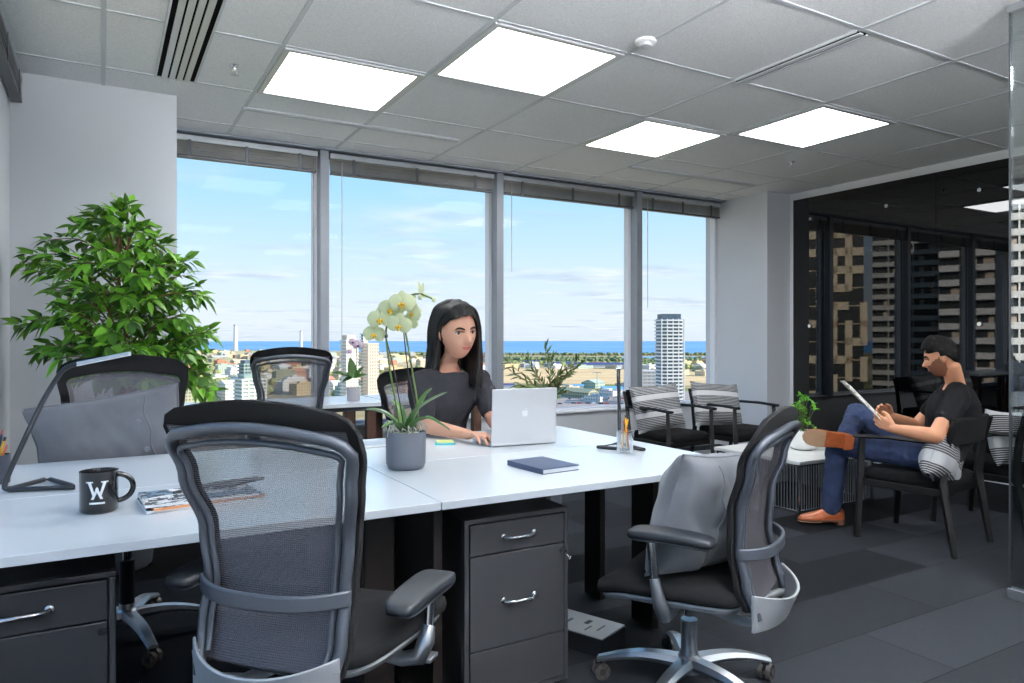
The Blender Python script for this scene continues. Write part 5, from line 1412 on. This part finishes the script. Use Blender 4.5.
tw(364, 398, 334, 6, 7, 14, 'slim pale tower rising behind the two residential towers', M['twhite'], M['tglass'], 3.1)
tw(250, 404, 378, 24, 20, 14, 'pale green glass office block below the leftmost window', M['twhite'], M['tgreen'], 3.4, 0, 3)
tw(248, 396, 363, 16, 16, 14, 'stepped pale green block behind the glass office block', M['tgreen'], M['tglass'], 3.4, 0, 3)
tw(646, 404, 371, 18, 12, -30, 'low white apartment block left of the white tower', M['twhite'], M['tbeige'], 3.1)
tw(633, 402, 373, 8, 12, -30, 'beige apartment slab by the third mullion', M['tbeige'], M['twhite'], 3.1)
# blue-roofed warehouses
M['roofblue'] = mat('slate_blue_roof', (88,98,140), .7, spec=.1); M['poolblue'] = mat('light_blue_roof', (120,178,216), .7, spec=.1)
def shed(px, py, w, d, h, m, label):
    x, y = gp(px, py); n_ = max(1, int(w/d)); used.extend([(x+math.cos(R(-30))*w*(q/n_-.5), y+math.sin(R(-30))*w*(q/n_-.5), d*.8) for q in range(n_+1)]); t = thing('warehouse', label, 'building', (x, y, GZ), R(-30), 'blue-roofed sheds')
    MB().box((-w/2,-d/2,0), (w/2,d/2,h)).build('walls', M['twhite'], t, smooth=0)
    MB().add([(-w/2-1,-d/2-1,h),(w/2+1,-d/2-1,h),(w/2+1,d/2+1,h),(-w/2-1,d/2+1,h),(-w/2-1,0,h+d*.14),(w/2+1,0,h+d*.14)], [(0,1,5,4),(2,3,4,5),(0,4,3),(1,2,5),(3,2,1,0)]).build('roof', m, t, smooth=0)
for (px, py, w, d, h, m, lab) in ((605, 367.5, 130, 30, 6, 'roofblue', 'long slate-blue roofed warehouse beyond the sandy lot'), (566, 366, 60, 30, 5, 'roofblue', 'slate-blue warehouse behind the slender plant'), (530, 364, 50, 24, 5, 'roofblue', 'small slate-blue shed left of the slender plant'),
                                  (612, 392, 22, 18, 4, 'poolblue', 'light blue roofed shed by the car park'), (572, 389, 26, 12, 4, 'poolblue', 'light blue shed right of the slender plant'), (508, 389, 14, 12, 5, 'roofblue', 'dark blue shed just above the laptop corner')):
    shed(px, py, w, d, h, M[m], lab)
zones = [((172, 320), (352.5, 358), (10, 30), (7, 14), 'near the lake shore, left windows', 42), ((172, 330), (358, 368), (14, 30), (8, 16), 'in mid distance, left windows', 46), ((172, 330), (368, 384), (16, 30), (9, 18), 'nearer the office, left windows', 30), ((172, 340), (384, 402), (16, 30), (10, 16), 'directly below the leftmost window', 14),
         ((322, 490), (356, 366), (14, 32), (7, 14), 'in mid distance behind the woman', 40), ((322, 490), (366, 384), (14, 30), (8, 18), 'below the second window', 24), ((322, 430), (384, 402), (16, 28), (12, 20), 'nearest below the second window', 8),
         ((500, 640), (366, 369), (22, 46), (5, 8), 'beyond the sandy lot', 12), ((640, 712), (366, 376), (12, 30), (6, 13), 'around the white tower, right window', 16), ((560, 640), (386, 402), (12, 26), (4, 7), 'by the car parks, third window', 8)]
for (xr, yr, sw, sh, where, N) in zones:
    k = tr = 0
    while k < N and tr < N*12:
        tr += 1; kd = rnd.choices([q[0] for q in kinds], [5, 5, 3, 3, 2, 3, 2])[0]
        if place(rnd.uniform(*xr), rnd.uniform(*yr), rnd.uniform(*sw)*(1.5 if rnd.random() < .2 else 1), rnd.uniform(12, 22), rnd.uniform(*sh), kd, rnd.choice([0, 0, 1, 2]), where): k += 1
trees('shore_trees', 'long dark green line of trees on the far lake shore', [((495,354.8),(720,354.9),(720,355.8),(495,355.6)), ((380,353.6),(500,354.6),(500,356),(380,355)), ((495,358.8),(720,360),(720,363),(495,361))], 900, (5, 10), M['treeA'])
trees('city_trees', 'patches of olive green trees among the city roofs beyond the left windows', [((170,362),(300,362),(300,395),(170,395)), ((320,368),(470,368),(470,400),(320,400)), ((500,364),(720,366),(720,370),(500,366))], 700, (6, 10), M['treeB'])
# parked cars
cols = [('white', (235,235,238)), ('blue', (60,100,170)), ('dark grey', (60,64,72)), ('silver', (180,184,190)), ('red', (170,60,50))]
cm = {}
for c, v in cols: cm[c] = mat('car_paint_'+c.replace(' ', '_'), v, .4)
for row, py in enumerate((387.5, 391, 395, 399.5, 404.5)):
    for k in range(15):
        px = 548+row*3+k*(5.6+row*.3)+rnd.uniform(-1, 1)
        if rnd.random() < .25 or px > 645: continue
        x, y = gp(px, py+rnd.uniform(-.4,.4)); c = rnd.choice(cols)[0]
        if any((ux_-x)**2+(uy_-y)**2 < (ur+4)**2 for ux_, uy_, ur in used): continue
        b = MB(); b.box((-2.2,-.9,.3), (2.2,.9,.95)); b.add([(-1.5,-.85,.95),(1.1,-.85,.95),(1.1,.85,.95),(-1.5,.85,.95),(-1.1,-.7,1.5),(.5,-.7,1.5),(.5,.7,1.5),(-1.1,.7,1.5)], [(4,5,6,7),(0,1,5,4),(1,2,6,5),(2,3,7,6),(3,0,4,7)])
        for wx_ in (-1.4, 1.4):
            for wy_ in (-.9, .9): b.cyl((wx_, wy_-.1, .32), (wx_, wy_+.1, .32), .32, n=8)
        o = b.build('car', cm[c], None, smooth=0); o.location = (x, y, GZ+.5); o.rotation_euler = (0, 0, R(60 if row % 2 else -30))
        tag(o, '%s parked car in the lot below the third window, %s row' % (c, ['farthest', 'second', 'middle', 'fourth', 'nearest'][row]), 'car', 'parked cars')
# light mast
x, y = gp(597, 404); D = F_PX*(GZ-HC)/(CY-404)
t = thing('light_mast', 'thin tall mast with a ring of arms over the car park', 'mast', (x, y, GZ))
Hm = (404-372)*D/F_PX
MB().cyl((0,0,0), (0,0,Hm), .35, .18, 8).build('pole', M['frame'], t)
b = MB()
for k in range(8):
    a = k*pi/4; b.tube([(0,0,Hm-1),(math.cos(a)*3,math.sin(a)*3,Hm),(math.cos(a)*4.5,math.sin(a)*4.5,Hm-1.5)], .12, 5)
b.build('arms', M['frame'], t)

# buildings close by to the left, seen only mirrored in the black glass
M['cream'] = mat('cream_cladding', (250,232,200), .8, spec=.1); M['dwin'] = mat('dark_glazing', (58,62,60), .3, var=.3, vs=.5); M['conc'] = mat('pale_balcony_concrete', (206,206,200), .8, spec=.1, var=.05, vs=1)
def frame_block(cx, cy, w, d, z0, z1, rz, label):
    t = thing('apartment_building', label, 'building', (cx, cy, GZ), R(rz))
    H = z1-GZ; MB().box((-w/2,0,0), (w/2,d,H)).build('core', M['dwin'], t, smooth=0)
    b = MB(); r2 = random.Random(3); fh = 5.0; nx = 4; nz = int(H/fh)
    b.box((-w/2,-.1,0), (w/2,0,1))
    for k in range(nz+1): b.box((-w/2, -.25, k*fh-.12), (w/2, 0, k*fh+.12))
    for i in range(nx):
        for k in range(nz):
            x0 = -w/2+i*w/nx; x1 = x0+w/nx; z = k*fh; r_ = r2.random()
            if r_ < .62: b.box((x0, -.6, z-1.1), (x1, 0, z+1.1))
            if r2.random() < .5: b.box((x0-.9, -.6, z-.9), (x0+.9, 0, z+fh+.9))
    b.build('cream_frames', M['cream'], t, smooth=0)
def slab_block(cx, cy, w, d, z1, rz, label, m):
    t = thing('apartment_building', label, 'building', (cx, cy, GZ), R(rz)); H = z1-GZ
    MB().box((-w/2,0,0), (w/2,d,H)).build('core', M['dwin'], t, smooth=0)
    b = MB(); k = 0; r2 = random.Random(9)
    while k*3.0 < H:
        b.box((-w/2, -1.5, k*3-.15), (w/2, 0, k*3+.15)); b.box((-w/2, -1.5, k*3+.15), (w/2, -1.38, k*3+1.15)); k += 1
    for i in range(int(w/6)+1): x = -w/2+i*6; b.box((x-.15, -1.45, 0), (x+.15, 0, H))
    b.build('balconies', m, t, smooth=0)
    b = MB()
    for i in range(int(w/3)):
        for q in range(k):
            if r2.random() < .4: b.box((-w/2+i*3+.4, -.12, q*3+.3), (-w/2+i*3+r2.uniform(1.2,2.4), -.02, q*3+2.5))
    b.build('curtains', M['tbeige'], t, smooth=0)
frame_block(-165, 128.6, 15, 22, -20, 75, 53, 'cream and dark block with staggered frames, mirrored in the black glass wall')
slab_block(-187, 104, 46, 16, 62, 60, 'grey block with long balconies, mirrored in the black glass wall', M['conc'])
slab_block(-147, 70, 34, 14, 45, 66, 'pale block with long balconies, mirrored in the glass partition', M['twhite'])
# ================================================================== CAMERA, LIGHT, COLOUR
cam = bpy.data.cameras.new('camera'); co = bpy.data.objects.new('camera', cam); COL.objects.link(co)
co.location = (0, 0, HC); co.rotation_euler = (R(90), 0, -YAW)
cam.sensor_width = 36; cam.sensor_fit = 'HORIZONTAL'; cam.lens = F_PX/1024*36; cam.shift_y = -(341.5-CY)/1024*1.0
cam.clip_start = .05; cam.clip_end = 30000
SC.camera = co
W = bpy.data.worlds.new('sky'); SC.world = W; W.use_nodes = True
n = W.node_tree.nodes; l = W.node_tree.links
bg = n['Background']
tc = n.new('ShaderNodeTexCoord'); sp = n.new('ShaderNodeSeparateXYZ'); l.new(tc.outputs['Generated'], sp.inputs[0])
rp = n.new('ShaderNodeValToRGB'); cr = rp.color_ramp
stops = [(0.0, srgb(214,226,236)), (.02, srgb(222,232,240)), (.09, srgb(206,229,246)), (.20, srgb(166,216,250)), (.36, srgb(132,198,248)), (1, srgb(70,130,215))]
while len(cr.elements) < len(stops): cr.elements.new(.5)
for e, (p, c) in zip(cr.elements, stops): e.position = p; e.color = c
l.new(sp.outputs[2], rp.inputs[0])
# clouds: direction projected on a high layer
def wm(op, a, b=0):
    x = n.new('ShaderNodeMath'); x.operation = op
    for i, v in ((0, a), (1, b)):
        if hasattr(v, 'links'): l.new(v, x.inputs[i])
        else: x.inputs[i].default_value = v
    return x.outputs[0]
zz = wm('ADD', sp.outputs[2], .05)
cx_ = wm('DIVIDE', sp.outputs[0], zz); cy_ = wm('DIVIDE', sp.outputs[1], zz)
cb = n.new('ShaderNodeCombineXYZ'); l.new(cx_, cb.inputs[0]); l.new(cy_, cb.inputs[1])
ns = n.new('ShaderNodeTexNoise'); ns.inputs['Scale'].default_value = .75; ns.inputs['Detail'].default_value = 7; ns.inputs['Roughness'].default_value = .55
l.new(cb.outputs[0], ns.inputs['Vector'])
cl = n.new('ShaderNodeValToRGB'); cl.color_ramp.elements[0].position = .50; cl.color_ramp.elements[1].position = .68
l.new(ns.outputs['Fac'], cl.inputs[0])
fade = n.new('ShaderNodeMapRange'); fade.inputs[1].default_value = .30; fade.inputs[2].default_value = .10; l.new(sp.outputs[2], fade.inputs[0])
fac = wm('MULTIPLY', wm('MULTIPLY', cl.outputs[0], fade.outputs[0]), .75)
n2 = n.new('ShaderNodeTexNoise'); n2.inputs['Scale'].default_value = 1.7; n2.inputs['Detail'].default_value = 4; l.new(cb.outputs[0], n2.inputs['Vector'])
cc = n.new('ShaderNodeValToRGB'); cc.color_ramp.elements[0].position = .4; cc.color_ramp.elements[0].color = srgb(186,202,220); cc.color_ramp.elements[1].position = .6; cc.color_ramp.elements[1].color = srgb(238,242,246)
l.new(n2.outputs['Fac'], cc.inputs[0])
mx = n.new('ShaderNodeMix'); mx.data_type = 'RGBA'; l.new(fac, mx.inputs[0]); l.new(rp.outputs[0], mx.inputs[6]); l.new(cc.outputs[0], mx.inputs[7])
l.new(mx.outputs[2], bg.inputs[0]); bg.inputs[1].default_value = 1.0
sun = bpy.data.lights.new('sun', 'SUN'); so = bpy.data.objects.new('sun', sun); COL.objects.link(so)
sun.energy = 6; sun.angle = R(.6); sun.color = (1, .93, .84)
so.rotation_euler = Vector((-.72, .56, -.42)).to_track_quat('-Z', 'Y').to_euler()
SC.cycles.use_denoising = True
try: SC.cycles.denoiser = 'OPENIMAGEDENOISE'
except Exception: pass
SC.cycles.max_bounces = 10; SC.cycles.diffuse_bounces = 5; SC.cycles.glossy_bounces = 5; SC.cycles.transmission_bounces = 6; SC.cycles.transparent_max_bounces = 16
SC.cycles.caustics_reflective = False; SC.cycles.caustics_refractive = False; SC.cycles.sample_clamp_indirect = 6
SC.view_settings.view_transform = 'Standard'; SC.view_settings.look = 'None'; SC.view_settings.gamma = 1; SC.view_settings.exposure = .25
try: SC.view_settings.use_curve_mapping = False
except Exception: pass
